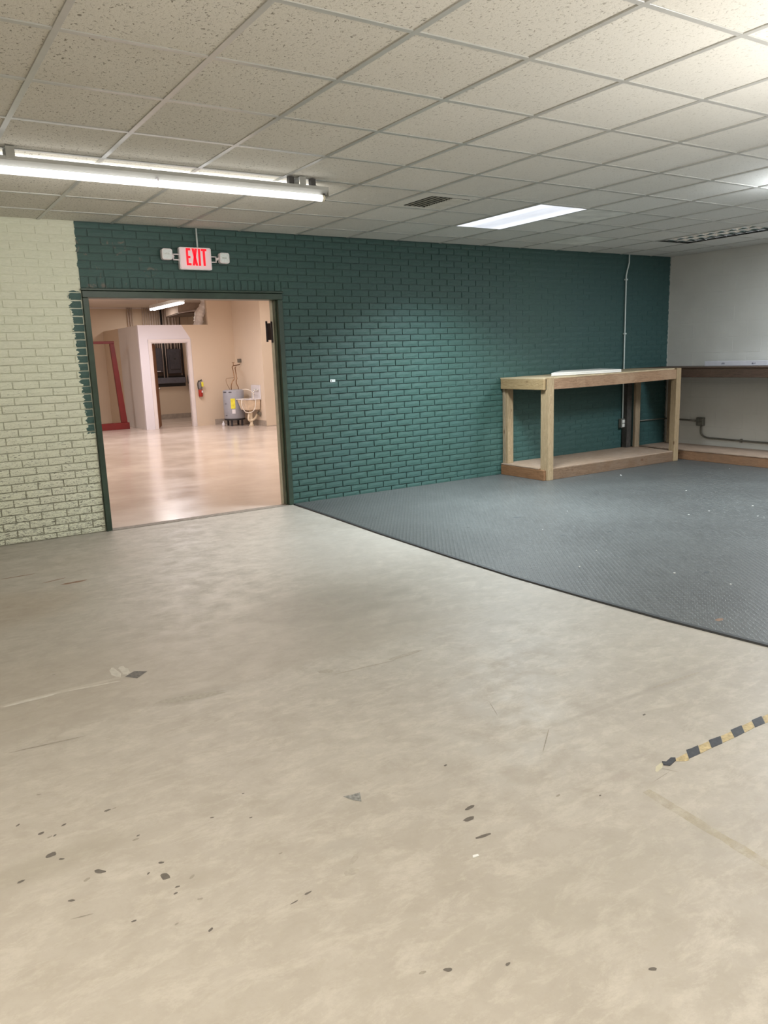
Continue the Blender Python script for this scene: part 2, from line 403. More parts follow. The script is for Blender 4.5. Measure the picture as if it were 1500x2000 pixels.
M_COND = plain('painted_conduit', (.62, .68, .66), .4, var=.05)
M_CONDG = plain('grey_steel_conduit', (.20, .19, .165), .42, metal=.5, var=.15)
M_OUTB = plain('steel_outlet_box', (.16, .16, .14), .45, metal=.3)
M_OUTW = plain('white_receptacle', (.62, .62, .58), .45)
M_FOAM = plain('white_foam_board', (.80, .76, .70), .7, var=.03)
M_CARTON = plain('white_glossy_carton', (.66, .65, .70), .45, var=.03)
M_PRINT = plain('faint_grey_print', (.30, .30, .36), .6)
M_TAPEY = plain('worn_yellow_tape', (.44, .35, .19), .6, var=.28, scale=50)
M_TAPEK = plain('worn_black_tape', (.035, .037, .045), .55, var=.3, scale=60)
M_HEATER = plain('grey_enamel_heater', (.36, .37, .42), .35, var=.04)
M_HDARK = plain('heater_dark_band', (.05, .05, .06), .5)
M_YEL = plain('yellow_label', (.80, .72, .06), .5)
M_WHITE = plain('white_enamel', (.78, .76, .80), .3, var=.03)
M_SINKB = plain('cream_sink_underside', (.74, .60, .46), .5)
M_COPPER = plain('copper_pipe', (.30, .17, .09), .35, metal=.7)
M_HOSE = plain('white_vinyl_hose', (.80, .74, .66), .35)
M_PVC = plain('cream_pvc_trap', (.78, .66, .50), .4)
M_BLACK = plain('matte_black', (.02, .02, .022), .5)
M_EXTR = plain('extinguisher_red', (.42, .03, .02), .3)
M_EXTG = plain('extinguisher_grey_horn', (.22, .20, .19), .5)
M_PANEL = plain('dark_grey_breaker_box', (.075, .07, .085), .45)
M_PIPEW = plain('pale_painted_conduit', (.60, .50, .45), .45)
M_PLASTIC = plain('milky_plastic_wrap', (.80, .75, .72), .25, var=.1, scale=20)
M_SHEET = plain('sheet_metal_unit', (.55, .45, .38), .4)
M_SHEETD = plain('dark_unit_underside', (.16, .12, .10), .6)  # much darker tone than the unit's casing
M_CRUMB = plain('pale_crumb', (.62, .62, .60), .7)
M_GLASSY = plain('sign_sticker', (.75, .80, .80), .4)

# ------------------------------------------------------------------ floor
bm = NB(); add_box(bm, -4.5, 9.9, -6, 7.50, -.12, 0)
floor = obj('floor', bm, M_CONC); tag(floor, kind='structure')
bm = NB(); add_box(bm, -3, 12.5, 7.512, 22.1, -.12, 0)
tag(obj('floor', bm, M_FARFLOOR), kind='structure')
bm = NB(); add_box(bm, 1.66, 3.60, 7.40, 7.512, -.02, .004, .002)
tag(obj('trim_1', bm, plain('threshold_grout', (.20, .175, .145), .6, scale=30, var=.3)), kind='structure')

def blob(name, x, y, rx, ry, rot, mat, seed, parent=floor, z=.0006, n=12, jag=.17):
    r = random.Random(seed); bm = NB(); vs = []
    for k in range(n):
        a = 2*math.pi*k/n; q = 1 + r.uniform(-jag, jag)
        px, py = rx*q*math.cos(a), ry*q*math.sin(a)
        vs.append(bm.verts.new((x + px*math.cos(rot) - py*math.sin(rot), y + px*math.sin(rot) + py*math.cos(rot), z)))
    bm.faces.new(vs)
    return obj(name, bm, mat, parent)
SP = [(0.266,2.608,.010,.007,.3),(0.272,2.463,.017,.012,.2),(0.381,2.286,.018,.009,-.8),(0.539,2.144,.013,.018,.2),(1.515,1.888,.022,.008,.1),
      (1.469,1.837,.022,.009,.0),(1.446,1.738,.028,.007,-.15)]
FP = [(265,1640),(270,1632),(210,1583),(223,1579),(414,1597),(315,1685),(375,1713),(347,1732),(343,1745),(391,1756),(125,1611),(35,1612),(76,1552),(107,1632),
      (290,1706),(170,1718),(262,1799),(412,1816),(345,1805),(140,1759),(41,1722),(548,1667),(875,1894),(1275,1893),(1090,1554),(992,1883),
      (1258,1396),(825,1900),(1172,1554),(870,1495),(105,1318),(475,1550),(490,1597),(97,1635),(120,1678)]
def fl(u, v):               # photograph pixel -> floor point, used once to measure where each stain lies
    d = CM @ Vector(((u-750)/F_PX, 1, -(v-1000)/F_PX)); k = -CZ/d.z
    return d.x*k, d.y*k
for i, (x, y, rx, ry, ro) in enumerate(SP): blob('stain', x, y, rx, ry, ro, M_STAIN, i)
for i, (u, v) in enumerate(FP):
    x, y = fl(u, v); s = random.Random(i).uniform(.004, .0085)
    blob('stain', x, y, s*1.4, s*.7, random.Random(i+9).uniform(-.6, .8), M_STAIN if i % 3 else M_STAIN2, i+50)
def streak(u0, v0, u1, v1, w, mat, seed):
    a, b = fl(u0, v0), fl(u1, v1); L = math.hypot(b[0]-a[0], b[1]-a[1])
    blob('stain', (a[0]+b[0])/2, (a[1]+b[1])/2, L/2, w, math.atan2(b[1]-a[1], b[0]-a[0]), mat, seed, n=14, jag=.22)
streak(567, 1767, 583, 1758, .0025, M_STAIN, 1); streak(595, 1748, 608, 1741, .004, M_STAIN, 2)
streak(140, 1795, 185, 1784, .002, M_STAIN2, 3); streak(1061, 1466, 1073, 1420, .0025, M_STAIN2, 4)
streak(20, 1470, 165, 1438, .005, M_STAIN2, 5); streak(120, 1142, 168, 1133, .022, M_STAIN3, 6); streak(80, 1140, 130, 1128, .009, M_STAIN3, 16)
streak(0, 1132, 70, 1120, .008, M_STAIN3, 26)
streak(672, 1708, 702, 1698, .014, M_STAIN4, 41); streak(685, 1690, 700, 1665, .010, M_STAIN4, 42); streak(300, 1375, 440, 1350, .03, M_STAIN4, 43); streak(1255, 1350, 1370, 1312, .010, M_STAIN4, 44); streak(955, 1370, 972, 1398, .0018, M_STAIN2, 7); streak(650, 1318, 770, 1290, .007, M_STAIN4, 8); streak(755, 1290, 830, 1268, .018, M_STAIN4, 28); streak(620, 1313, 652, 1310, .024, M_STAIN4, 9)
streak(0, 1383, 120, 1352, .012, plain('pale_paint_residue', (.50, .47, .41), .7, scale=30), 10)
streak(120, 1352, 235, 1330, .008, bpy.data.materials['pale_paint_residue'], 11)
streak(1290, 1500, 1325, 1508, .0014, M_STAIN2, 12); streak(1272, 1530, 1308, 1507, .0012, M_STAIN2, 13)
streak(218, 1305, 232, 1324, .02, bpy.data.materials['pale_paint_residue'], 14); streak(237, 1302, 250, 1318, .02, bpy.data.materials['pale_paint_residue'], 15)
for q in ((244, 1322, 262, 1311, 288, 1311, 268, 1325),):
    bm = NB(); bm.faces.new([bm.verts.new((*fl(q[i], q[i+1]), .0008)) for i in (0, 2, 4, 6)])
    obj('stain', bm, plain('dark_adhesive_patch', (.12, .11, .10), .6, scale=60, var=.4), floor)
bm = NB(); bm.faces.new([bm.verts.new((*fl(*q), .0008)) for q in ((670, 1556), (688, 1552), (703, 1548), (706, 1566), (690, 1563))])
obj('stain', bm, plain('grey_scuff', (.20, .20, .19), .6, scale=90, var=.45), floor)
# faded yellow tape residue
t = NT('yellow_adhesive_residue'); nn = t.noise(t.pos(), 16, 5, .7, .5)
t.col((.50, .43, .27)); tr = t.n('ShaderNodeBsdfTransparent'); mx = t.n('ShaderNodeMixShader')
t.l(t.mr(nn, .35, .65, .04, .36), mx.inputs[0]); t.l(tr.outputs[0], mx.inputs[1]); t.l(t.b.outputs[0], mx.inputs[2])
t.l(mx.outputs[0], t.t.nodes['Material Output'].inputs[0]); t.set(.7)
a, b, c_ = fl(1262, 1545), fl(1345, 1590), fl(1500, 1690)
d_ = Vector((c_[0]-a[0], c_[1]-a[1])); d_.normalize(); nrm = Vector((-d_.y, d_.x))*.021
pts = []
rr = random.Random(3); N = 14
e_ = Vector(a) + d_*(.75)
lft = [Vector(a) + d_*(.75*i/N) + nrm*rr.uniform(.75, 1.15) for i in range(N+1)]; rgt = [Vector(a) + d_*(.75*i/N) - nrm*rr.uniform(.75, 1.15) for i in range(N+1)]
bm = NB()
for i in range(N): bm.faces.new([bm.verts.new((v.x, v.y, .0007)) for v in (lft[i], lft[i+1], rgt[i+1], rgt[i])])
obj('tape_residue', bm, t.m, floor)
# small white chip
bm = NB(); x, y = fl(928, 1673); add_hexa(bm, [(x-.012,y-.004,.0005),(x+.012,y-.006,.0005),(x+.013,y+.003,.0005),(x-.006,y+.005,.0005),(x-.012,y-.004,.004),(x+.012,y-.006,.002),(x+.013,y+.003,.002),(x-.006,y+.005,.005)])
tag(obj('paint_chip', bm, M_CRUMB), 'tiny white paint chip lying on the concrete below the three dark spots', 'paint chip')
# hazard tape: black and yellow pieces
tp = thing('hazard_tape', 'worn black and yellow striped tape stuck on the concrete floor at right', 'tape', (2.3, 1.69, 0))
def seg(nm, px, mat, lift=.0012):
    bm = NB(); P_ = [fl(*q) for q in px]; add_prism(bm, P_[::-1], .0004, lift); obj(nm, bm, mat, tp)
seg('yellow_stripe', [(1319,1483),(1328,1478),(1341,1471),(1346,1485),(1337,1487),(1320,1487)], M_TAPEY)
seg('black_stripe', [(1340,1465),(1350,1462),(1363,1456),(1368,1472),(1346,1482)], M_TAPEK, .0014)
seg('yellow_stripe', [(1364,1457),(1384,1448),(1390,1461),(1368,1472)], M_TAPEY)
seg('black_stripe', [(1384,1446),(1407,1438),(1411,1452),(1390,1461)], M_TAPEK, .0014)
seg('yellow_stripe', [(1408,1438),(1428,1429),(1434,1441),(1412,1451)], M_TAPEY)
seg('black_stripe', [(1427,1426),(1448,1417),(1454,1431),(1435,1441)], M_TAPEK, .0014)
seg('yellow_stripe', [(1449,1418),(1468,1409),(1474,1421),(1455,1431)], M_TAPEY)
seg('black_stripe', [(1468,1407),(1487,1399),(1494,1413),(1475,1421)], M_TAPEK, .0014)
seg('yellow_stripe', [(1489,1400),(1512,1390),(1519,1403),(1495,1413)], M_TAPEY)
seg('black_stripe', [(1512,1388),(1534,1379),(1541,1392),(1519,1403)], M_TAPEK, .0014)
bm = NB(); add_prism(bm, [fl(*q) for q in ((1293,1488),(1301,1489),(1310,1481),(1319,1481),(1320,1486),(1309,1496),(1296,1495))][::-1], .0004, .004)
obj('torn_end', bm, M_TAPEK, tp)
blob('stain', *fl(1287, 1499), .035, .010, .4, plain('pale_yellow_glue', (.50, .47, .34), .6), 77)

# ------------------------------------------------------------------ rubber mat
mt = thing('rubber_floor_mat', 'large dark grey ribbed rubber mat covering the floor before the benches', 'floor mat', (6.6, 3.5, 0))
edge = [(3.60, 7.428), (3.575, 6.6), (3.535, 5.6), (3.515, 4.6), (3.515, 3.88), (3.548, 3.2), (3.588, 2.68), (3.66, 2.1), (3.75, 1.3), (3.85, 0), (3.95, -1.5)]
bm = NB(); add_prism(bm, edge[::-1] + [(3.95, -1.5), (9.75, -1.5), (9.75, 7.428)][1:][::1], .0, .008) if False else add_prism(bm, edge + [(9.75, -1.5), (9.75, 7.428)], 0.0003, .008)
obj('mat_surface', bm, M_MAT, mt)
bm = NB()
for (x0, y0), (x1, y1) in zip(edge, edge[1:]):
    add_hexa(bm, [(x0-.012,y0,.0003),(x1-.012,y1,.0003),(x1+.02,y1,.0003),(x0+.02,y0,.0003),(x0-.006,y0,.0105),(x1-.006,y1,.0105),(x1+.02,y1,.0105),(x0+.02,y0,.0105)])
obj('edge_strip', bm, M_MATEDGE, mt)
r = random.Random(21); bm = NB()
for (u, v, s) in [(1005,1012,0),(1108,1000,1),(1345,1007,1),(1340,960,1),(1212,929,1),(1132,1109,1),(1213,930,1),(1317,1122,1),(1427,1144,1),(1480,1010,1),(1425,917,1),(1492,1012,1),(1165,1077,1),(1385,1000,1),(1060,1036,1),(1470,990,1)]:
    if not s: continue
    x, y = fl(u, v); q = r.uniform(.004, .009)
    add_box(bm, x-q, x+q, y-q*.8, y+q*.8, .0075, .0075+q*.7, q*.2)
tag(obj('debris_crumbs', bm, M_CRUMB), 'pale crumbs scattered over the grey rubber mat', 'debris', kind='stuff')
M_SMUDGE = plain('faint_dark_smudge', (.05, .056, .056), .6, scale=50, var=.3)
for i, (u, v, a, b) in enumerate(((1010,1012,.045,.03),(1190,1040,.03,.012),(1405,1213,.03,.018),(1100,1047,.03,.012),(1380,1120,.03,.016),(930,980,.022,.02),(915,1032,.018,.012))):
    x, y = fl(u, v); blob('smudge', x, y, a, b, .1, M_SMUDGE if i != 2 else M_STAIN3, 200+i, parent=mt, z=.0086)

# ------------------------------------------------------------------ back wall (brick)
P_X, P_Z, Z0 = .2148, .0682, .020
wall = thing('wall_back', None, None, (4, YB, 0)); tag(wall, kind='structure')
if 'label' in wall: del wall['label']
FX0, FX1, FZ = 1.648, 3.600, 2.205
bm = NB(); YM = YB + .0105
add_box(bm, -4.5, 1.66, YM, YM+.13, 0, H+.05); add_box(bm, 3.59, 9.9, YM, YM+.13, 0, H+.05); add_box(bm, 1.66, 3.59, YM, YM+.13, FZ-.02, H+.05)
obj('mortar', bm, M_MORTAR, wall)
def brick_bm(w, h, seed, nx=4, nz=2):
    r = random.Random(seed); bm = NB(); front = []
    for j in range(nz+1):
        row = []
        for i in range(nx+1):
            ed = i in (0, nx) or j in (0, nz)
            row.append(bm.verts.new((-w/2 + w*i/nx + r.uniform(-.0018, .0018), (.0022 if ed else 0) + r.uniform(-.0006, .0006), -h/2 + h*j/nz + r.uniform(-.0016, .0016))))
        front.append(row)
    for j in range(nz):
        for i in range(nx): bm.faces.new((front[j][i], front[j][i+1], front[j+1][i+1], front[j+1][i]))
    ring = front[0] + [front[j][nx] for j in range(1, nz+1)] + front[nz][-2::-1] + [front[j][0] for j in range(nz-1, 0, -1)]
    back = [bm.verts.new((v.co.x, .012, v.co.z)) for v in ring]
    n = len(ring)
    for k in range(n): bm.faces.new((ring[k], back[k], back[(k+1) % n], ring[(k+1) % n]))
    return bm
GAP = .0105
bricks = []
def addb(x0, x1, zc, h=None):
    w = x1 - x0 - GAP
    if w < .02: return
    bricks.append(((x0+x1)/2, zc, w, (P_Z if h is None else h) - GAP))
k = 0
while Z0 + (k+.5)*P_Z <= H + .03:
    zc = Z0 + k*P_Z; off = 3.79 if k % 2 == 0 else 3.79 - P_X/2
    zlo, zhi = zc - P_Z/2, zc + P_Z/2; hh = P_Z; zz = zc
    if zlo < .003: zz = (zhi+.003)/2; hh = zhi - .003
    if zhi > H: hh = H - zlo; zz = (H+zlo)/2
    n0 = math.floor((-1.3 - off)/P_X)
    for i in range(n0, 60):
        a, b = off + i*P_X, off + (i+1)*P_X
        if a > XR: break
        b = min(b, XR)
        if zc < 2.30:
            if a >= FX0 and b <= FX1: continue
            if a < FX0 < b: addb(a, FX0, zz, hh); continue
            if a < FX1 < b: addb(FX1, b, zz, hh); continue
        addb(a, b, zz, hh)
    k += 1
NS = 27
for i in range(NS):
    w = (FX1-FX0)/NS; bricks.append((FX0+(i+.5)*w, 2.2575, w-GAP, .094-.004))
def sink(x, z): return .0065*min(1, max(0, (x-5.6)/1.6)) + (.003 if z > 2.2 else 0)*(1 if x < 5.6 else 0)
def parea(b):
    x, z, w, h = b; p1, p2, p3 = pj(x-w/2, YB, z), pj(x+w/2, YB, z), pj(x, YB, z+h/2)
    if not (p1 and p2): return 0
    c = pj(x, YB, z)
    if c[0] < -10 or c[0] > 1510: return 0
    return abs(p2[0]-p1[0])*abs(p3[1]-c[1])
bricks.sort(key=parea, reverse=True)
protos = {}
def proto(w, h, s):
    key = (round(w, 3), round(h, 3), s)
    if key not in protos:
        b = brick_bm(w, h, hash(key) % 9999 if False else int(w*1e4)+int(h*1e4)*7+s*131)
        bmesh.ops.recalc_face_normals(b, faces=b.faces)
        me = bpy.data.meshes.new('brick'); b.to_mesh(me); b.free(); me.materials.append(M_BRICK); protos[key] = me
    return protos[key]
for i, (x, z, w, h) in enumerate(bricks[:300]):
    o = link(bpy.data.objects.new('brick', proto(w, h, i % 7))); o.parent = wall
    o.location = (x - 4, rnd.uniform(-.0012, .0012) + sink(x, z), z); o.rotation_euler = (rnd.uniform(-.004, .004), rnd.uniform(-.003, .003), rnd.uniform(-.002, .002))
vs, fs = [], []
for i, (x, z, w, h) in enumerate(bricks[300:]):
    me = proto(w, h, i % 7); b0 = len(vs); dy = rnd.uniform(-.0012, .0012) + sink(x, z)
    vs += [(v.co.x + x - 4, v.co.y + dy, v.co.z + z) for v in me.vertices]; fs += [[q + b0 for q in p.vertices] for p in me.polygons]
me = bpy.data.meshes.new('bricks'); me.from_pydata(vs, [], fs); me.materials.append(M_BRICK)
o = link(bpy.data.objects.new('bricks', me)); o.parent = wall; o['kind'] = 'stuff'
# small hook
# ------------------------------------------------------------------ other walls of the room
rw = thing('wall_right', None, None, (XR, 3, 0)); tag(rw, kind='structure')
box('mortar', XR+.0018, XR+.15, -6, YB+.13, 0, H+.05, M_BLOCK, rw)
bl = None
for k in range(14):
    for i in range(-1, 22):
        y1 = YB - i*.4064 - (.2032 if k % 2 else 0); y0 = y1 - .4064
        y1 = min(y1, YB-.001)
        if y1 - y0 < .05 or y0 < -.8: continue
        z1 = min((k+1)*.2032, H)
        if z1 - k*.2032 < .05: continue
        box('block', XR, XR+.02, y0+.0014, y1-.0014, k*.2032+.0014, z1-.0014, M_BLOCK, rw, .0014)
for nm, a in (('wall_left', (-4.62, -4.5, -6, 7.43)), ('wall_front', (-4.62, 9.9, -6.12, -6))):
    tag(box(nm, *a, 0, H+.05, plain(nm+'_paint', (.60, .56, .46), .7)), kind='structure')

# ------------------------------------------------------------------ ceiling
GX, GY, T = .75045, 2.73785, .6096
ce = thing('ceiling', None, None, (3, 2, H)); tag(ce, kind='structure')
box('ceiling_deck', -4.6, 9.9, -6.1, YB+.15, H+.03, H+.08, M_FARCEIL, ce)
SKIP = {(7, 4), (7, 5), (12, 4), (12, 5), (5, 4)}
ITL = {(i, j) for i in (12, 13) for j in ()}
def tile_bm(x0, x1, y0, y1):
    bm = NB(); add_box(bm, x0, x1, y0, y1, H+.005, H+.018, .002); return bm
rest = NB(); tmesh = {}
for i in range(-9, 16):
    for j in range(-15, 9):
        x0, x1 = GX+i*T+.0075, GX+(i+1)*T-.0075; y0, y1 = GY+j*T+.0075, GY+(j+1)*T-.0075
        x1 = min(x1, XR); y1 = min(y1, YB)
        if x1-x0 < .03 or y1-y0 < .03 or (i, j) in SKIP: continue
        vis = False
        for q in ((x0, y0), (x1, y0), (x0, y1), (x1, y1)):
            p = pj(*q, H)
            if p and -60 < p[0] < 1560 and -60 < p[1] < 600: vis = True
        if vis:
            w, h = x1-x0, y1-y0; key = (round(w, 3), round(h, 3))
            if key not in tmesh:
                bm = NB(); add_box(bm, -w/2, w/2, -h/2, h/2, 0, .012, .002)
                m_ = bpy.data.meshes.new('ceiling_tile'); bm.to_mesh(m_); bm.free(); m_.materials.append(M_TILE); tmesh[key] = m_
            o = link(bpy.data.objects.new('ceiling_tile', tmesh[key]))
            if (i, j) in ((8, 4), (10, 6)):
                o.data = o.data.copy(); o.data.materials[0] = M_TILE2
            o.parent = ce
            o.location = ((x0+x1)/2-3, (y0+y1)/2-2, .005 + rnd.uniform(0, .0015)); o.rotation_euler = (rnd.uniform(-.0022, .0022), rnd.uniform(-.0022, .0022), 0)
        else: add_box(rest, x0, x1, y0, y1, H+.005, H+.017)
o = obj('ceiling_tiles', rest, M_TILE, ce); o['kind'] = 'stuff'
for i in range(-8, 15):
    x = GX + i*T; segs = [(-6, YB)]
    for y0, y1 in segs: box('main_tee', x-.0145, x+.0145, y0, y1, H, H+.010, M_TEE, ce, .0015)
for j in range(-14, 8):
    y = GY + j*T
    xs = [(-4.5, XR)]
    if j == 5: xs = [(-4.5, GX+7*T), (GX+8*T, GX+12*T), (GX+13*T, XR)]
    for a, b in xs: box('cross_tee', a, b, y-.0145, y+.0145, H+.0006, H+.010, M_TEE, ce, .0015)
# vent in its tile
vx0, vx1, vy0, vy1 = GX+5*T+.012, GX+6*T-.012, GY+4*T+.012, GY+5*T-.012
v = thing('ceiling_vent', 'square ceiling air vent with dark louvred slats near the lit panel', 'vent', ((vx0+vx1)/2, (vy0+vy1)/2, H))
bm = NB(); a0, a1, b0, b1 = 3.95, 4.33, 5.30, 5.70
add_box(bm, vx0, vx1, vy0, b0, H+.003, H+.012); add_box(bm, vx0, vx1, b1, vy1, H+.003, H+.012)
add_box(bm, vx0, a0, b0, b1, H+.003, H+.012); add_box(bm, a1, vx1, b0, b1, H+.003, H+.012)
obj('face_plate', bm, M_TILE, v)
bm = NB(); add_box(bm, a0-.01, a1+.01, b0-.01, b1+.01, H+.020, H+.024); obj('duct_backing', bm, M_BLACKIN, v)  # near-black sheet gives the duct's inner darkness by colour
bm = NB()
for q in ((a0-.004, a0, b0, b1), (a1, a1+.004, b0, b1), (a0, a1, b0-.004, b0), (a0, a1, b1, b1+.004)): add_box(bm, *q, H+.001, H+.020)
obj('collar', bm, M_BLACKIN, v)
def slat(p0, p1, tilt, w=.026):
    p0, p1 = Vector(p0), Vector(p1); d = (p1-p0).normalized(); s = Vector((-d.y, d.x, 0)); q = s*math.cos(tilt)*w/2 + Vector((0, 0, math.sin(tilt)*w/2)); e = Vector((0, 0, .0015))
    bm = NB(); add_hexa(bm, [p0-q-e, p1-q-e, p1+q-e, p0+q-e, p0-q+e, p1-q+e, p1+q+e, p0+q+e]); return bm
for i in range(4): obj('slat', slat((a0+.025+i*.048, b0, H+.002), (a0+.025+i*.048, b1, H+.002), .06, .015), M_VENTD, v)
for i in range(12): obj('slat', slat((a0+.212, b0+.016+i*.034, H+.002), (a1, b0+.016+i*.034, H+.002), -.35, .026), M_VENT, v)

# troffers
def troffer_frame(root, x0, x1, y0, y1):
    bm = NB(); w = .014
    for q in ((x0, x1, y0, y0+w), (x0, x1, y1-w, y1), (x0, x0+w, y0+w, y1-w), (x1-w, x1, y0+w, y1-w)): add_box(bm, *q, H-.002, H+.012)
    return obj('frame', bm, M_TEE, root)
x0, x1, y0, y1 = GX+7*T+.006, GX+8*T-.006, GY+4*T+.006, GY+6*T-.006
tr = thing('ceiling_light', 'lit rectangular fluorescent ceiling panel with a white lens', 'ceiling light', ((x0+x1)/2, (y0+y1)/2, H))
troffer_frame(tr, x0, x1, y0, y1)
box('lens', x0+.012, x1-.012, y0+.012, y1-.012, H-.001, H+.003, M_LENS, tr)
x0, x1, y0, y1 = GX+12*T+.006, GX+13*T-.006, GY+4*T+.006, GY+6*T-.006
tr = thing('ceiling_light', 'unlit ceiling light with a shiny square-cell louvre near the right wall', 'ceiling light', ((x0+x1)/2, (y0+y1)/2, H))
troffer_frame(tr, x0, x1, y0, y1)
box('housing', x0+.012, x1-.012, y0+.012, y1-.012, H+.045, H+.05, plain('louvre_housing', (.22, .23, .24), .3, metal=.6), tr)
bm = NB()
for q in ((x0+.012, x0+.014, y0+.012, y1-.012), (x1-.014, x1-.012, y0+.012, y1-.012), (x0+.014, x1-.014, y0+.012, y0+.014), (x0+.014, x1-.014, y1-.014, y1-.012)): add_box(bm, *q, H, H+.045)
obj('housing_side', bm, M_CHROME, tr)
def blade(p0, p1, h=.034, w=.013):
    p0, p1 = Vector(p0), Vector(p1); d = (p1-p0).normalized(); s = Vector((-d.y, d.x, 0)); bm = NB()
    prof = [(-w/2, h), (-w*.28, h*.45), (-.001, 0), (.001, 0), (w*.28, h*.45), (w/2, h)]
    A = [bm.verts.new(p0 + s*a + Vector((0, 0, b))) for a, b in prof]; B_ = [bm.verts.new(p1 + s*a + Vector((0, 0, b))) for a, b in prof]
    for i in range(6): bm.faces.new((A[i], A[(i+1) % 6], B_[(i+1) % 6], B_[i]))
    bm.faces.new(A[::-1]); bm.faces.new(B_); return bm
for i in range(1, 3):
    xx = x0 + (x1-x0)*i/3; obj('louvre_blade', blade((xx, y0+.014, H+.002), (xx, y1-.014, H+.002)), M_CHROME, tr)
for j in range(1, 9):
    yy_ = y0 + (y1-y0)*j/9; obj('louvre_blade', blade((x0+.014, yy_, H+.002), (x1-.014, yy_, H+.002)), M_CHROME, tr)

# hanging strip light
def strip_light(loc, label, group=None, axis='x', L=2.44):
    x1 = 0; x0 = -L
    s = thing('strip_light', label, 'ceiling light', (0, 0, 0), group)
    bm = NB()
    prof = [(0, -.053), (0, -.075), (.022, -.103), (.080, -.103), (.100, -.075), (.100, -.053)]
    a = [bm.verts.new((x0, y, z)) for y, z in prof]; b = [bm.verts.new((x1, y, z)) for y, z in prof]
    bm.faces.new(a[::-1]); bm.faces.new(b)
    for k in range(6): bm.faces.new((a[k], a[(k+1) % 6], b[(k+1) % 6], b[k]))
    obj('housing', bm, M_FIXT, s, origin=(0, 0, 0))
    for q in (x1, x0):
        sg = 1 if q == x1 else -1
        e = NB(); add_box(e, min(q, q+sg*.005), max(q, q+sg*.005), .0, .10, -.118, -.050, .002); obj('end_plate', e, M_FIXT, s, origin=(0, 0, 0))
    for q0, q1, sg in ((x0+.05, x0+L/2-.006, -1), (x0+L/2+.006, x1-.05, 1)):
        for yy_, zz_ in ((.012, -.130), (.135, -.040)):
            bm = NB(); add_tube(bm, [(q0, yy_, zz_), (q1, yy_, zz_)], .023, 12); obj('tube', bm, M_TUBE, s, True, origin=(0, 0, 0))
            for e0, e1 in (((q0-.018, q0),) if sg < 0 else ((q1, q1+.018),)):
                bm = NB(); add_tube(bm, [(e0, yy_, zz_), (e1, yy_, zz_)], .0235, 12); obj('tube_cap', bm, M_CAP, s, origin=(0, 0, 0))
    for q in (x0+.03, x0+L/2, x1-.03):
        for yy_, zz_, z2 in ((.012, -.148, -.098), (.135, -.06, -.02)):
            bm = NB(); add_box(bm, q-.0055, q+.0055, yy_-.014, yy_+.014, zz_ + (.03 if q == x0+L/2 else 0), z2, .002); obj('lampholder', bm, M_DARKM if q > x1-.1 else M_WHITE, s, origin=(0, 0, 0))
    for q in (x0+.38, x1-.20):
        bm = NB(); add_box(bm, q-.024, q+.024, -.003, .0, -.070, 0, .001); add_box(bm, q-.024, q+.024, 0, .10, -.004, 0); add_box(bm, q-.024, q+.024, .10, .103, -.07, 0)
        obj('hanger', bm, M_GALV, s, origin=(0, 0, 0))
    for q in (x1-.27, x1-.10):
        bm = NB(); add_box(bm, q-.018, q+.018, .03, .07, -.054, 0); obj('spacer', bm, M_DARKM, s, origin=(0, 0, 0))
    s.location = loc
    return s
strip_light((2.885, 5.10, H), 'long hanging strip light with bare lit tubes, left of the exit sign')
o = strip_light((5.9, 0.9, H), 'lit strip light just beyond the right edge'); o.rotation_euler = (0, 0, math.radians(-90)); o.location = (6.5, 1.05, H)

# ------------------------------------------------------------------ door frame
df = thing('door_1', None, None, (2.62, YB, 0)); tag(df, kind='structure')
box('jamb', 1.650, 1.700, YB-.022, YB+.145, 0, 2.122, M_FRAME, df, .003)
box('jamb', 3.545, 3.598, YB-.022, YB+.145, 0, 2.122, M_FRAME, df, .003)
box('jamb_stop', 3.530, 3.545, YB+.03, YB+.085, 0.003, 2.122, M_FRAMEI, df, .003)
box('head', 1.650, 3.598, YB-.022, YB+.145, 2.124, 2.182, M_FRAME, df, .003)
box('drip_edge', 1.640, 3.606, YB-.034, YB+.01, 2.186, 2.204, M_FRAME, df, .003)
box('pale_edge', 3.522, 3.545, YB+.087, YB+.14, 0.003, 2.122, M_PALE, df, .002)
# double-acting hinge
bm = NB(); add_tube(bm, [(3.492, YB+.17, 1.712), (3.492, YB+.17, 1.922)], .011, 12); obj('hinge_barrel', bm, M_BRONZE, df, True)
bm = NB(); add_tube(bm, [(3.518, YB+.10, 1.702), (3.518, YB+.10, 1.915)], .013, 12); obj('hinge_barrel', bm, M_BRONZE, df, True)
bm = NB(); add_hexa(bm, [(3.492,YB+.166,1.73),(3.518,YB+.10,1.73),(3.522,YB+.104,1.73),(3.496,YB+.170,1.73),(3.492,YB+.166,1.90),(3.518,YB+.10,1.90),(3.522,YB+.104,1.90),(3.496,YB+.170,1.90)])
obj('hinge_leaf', bm, M_BRONZE, df)

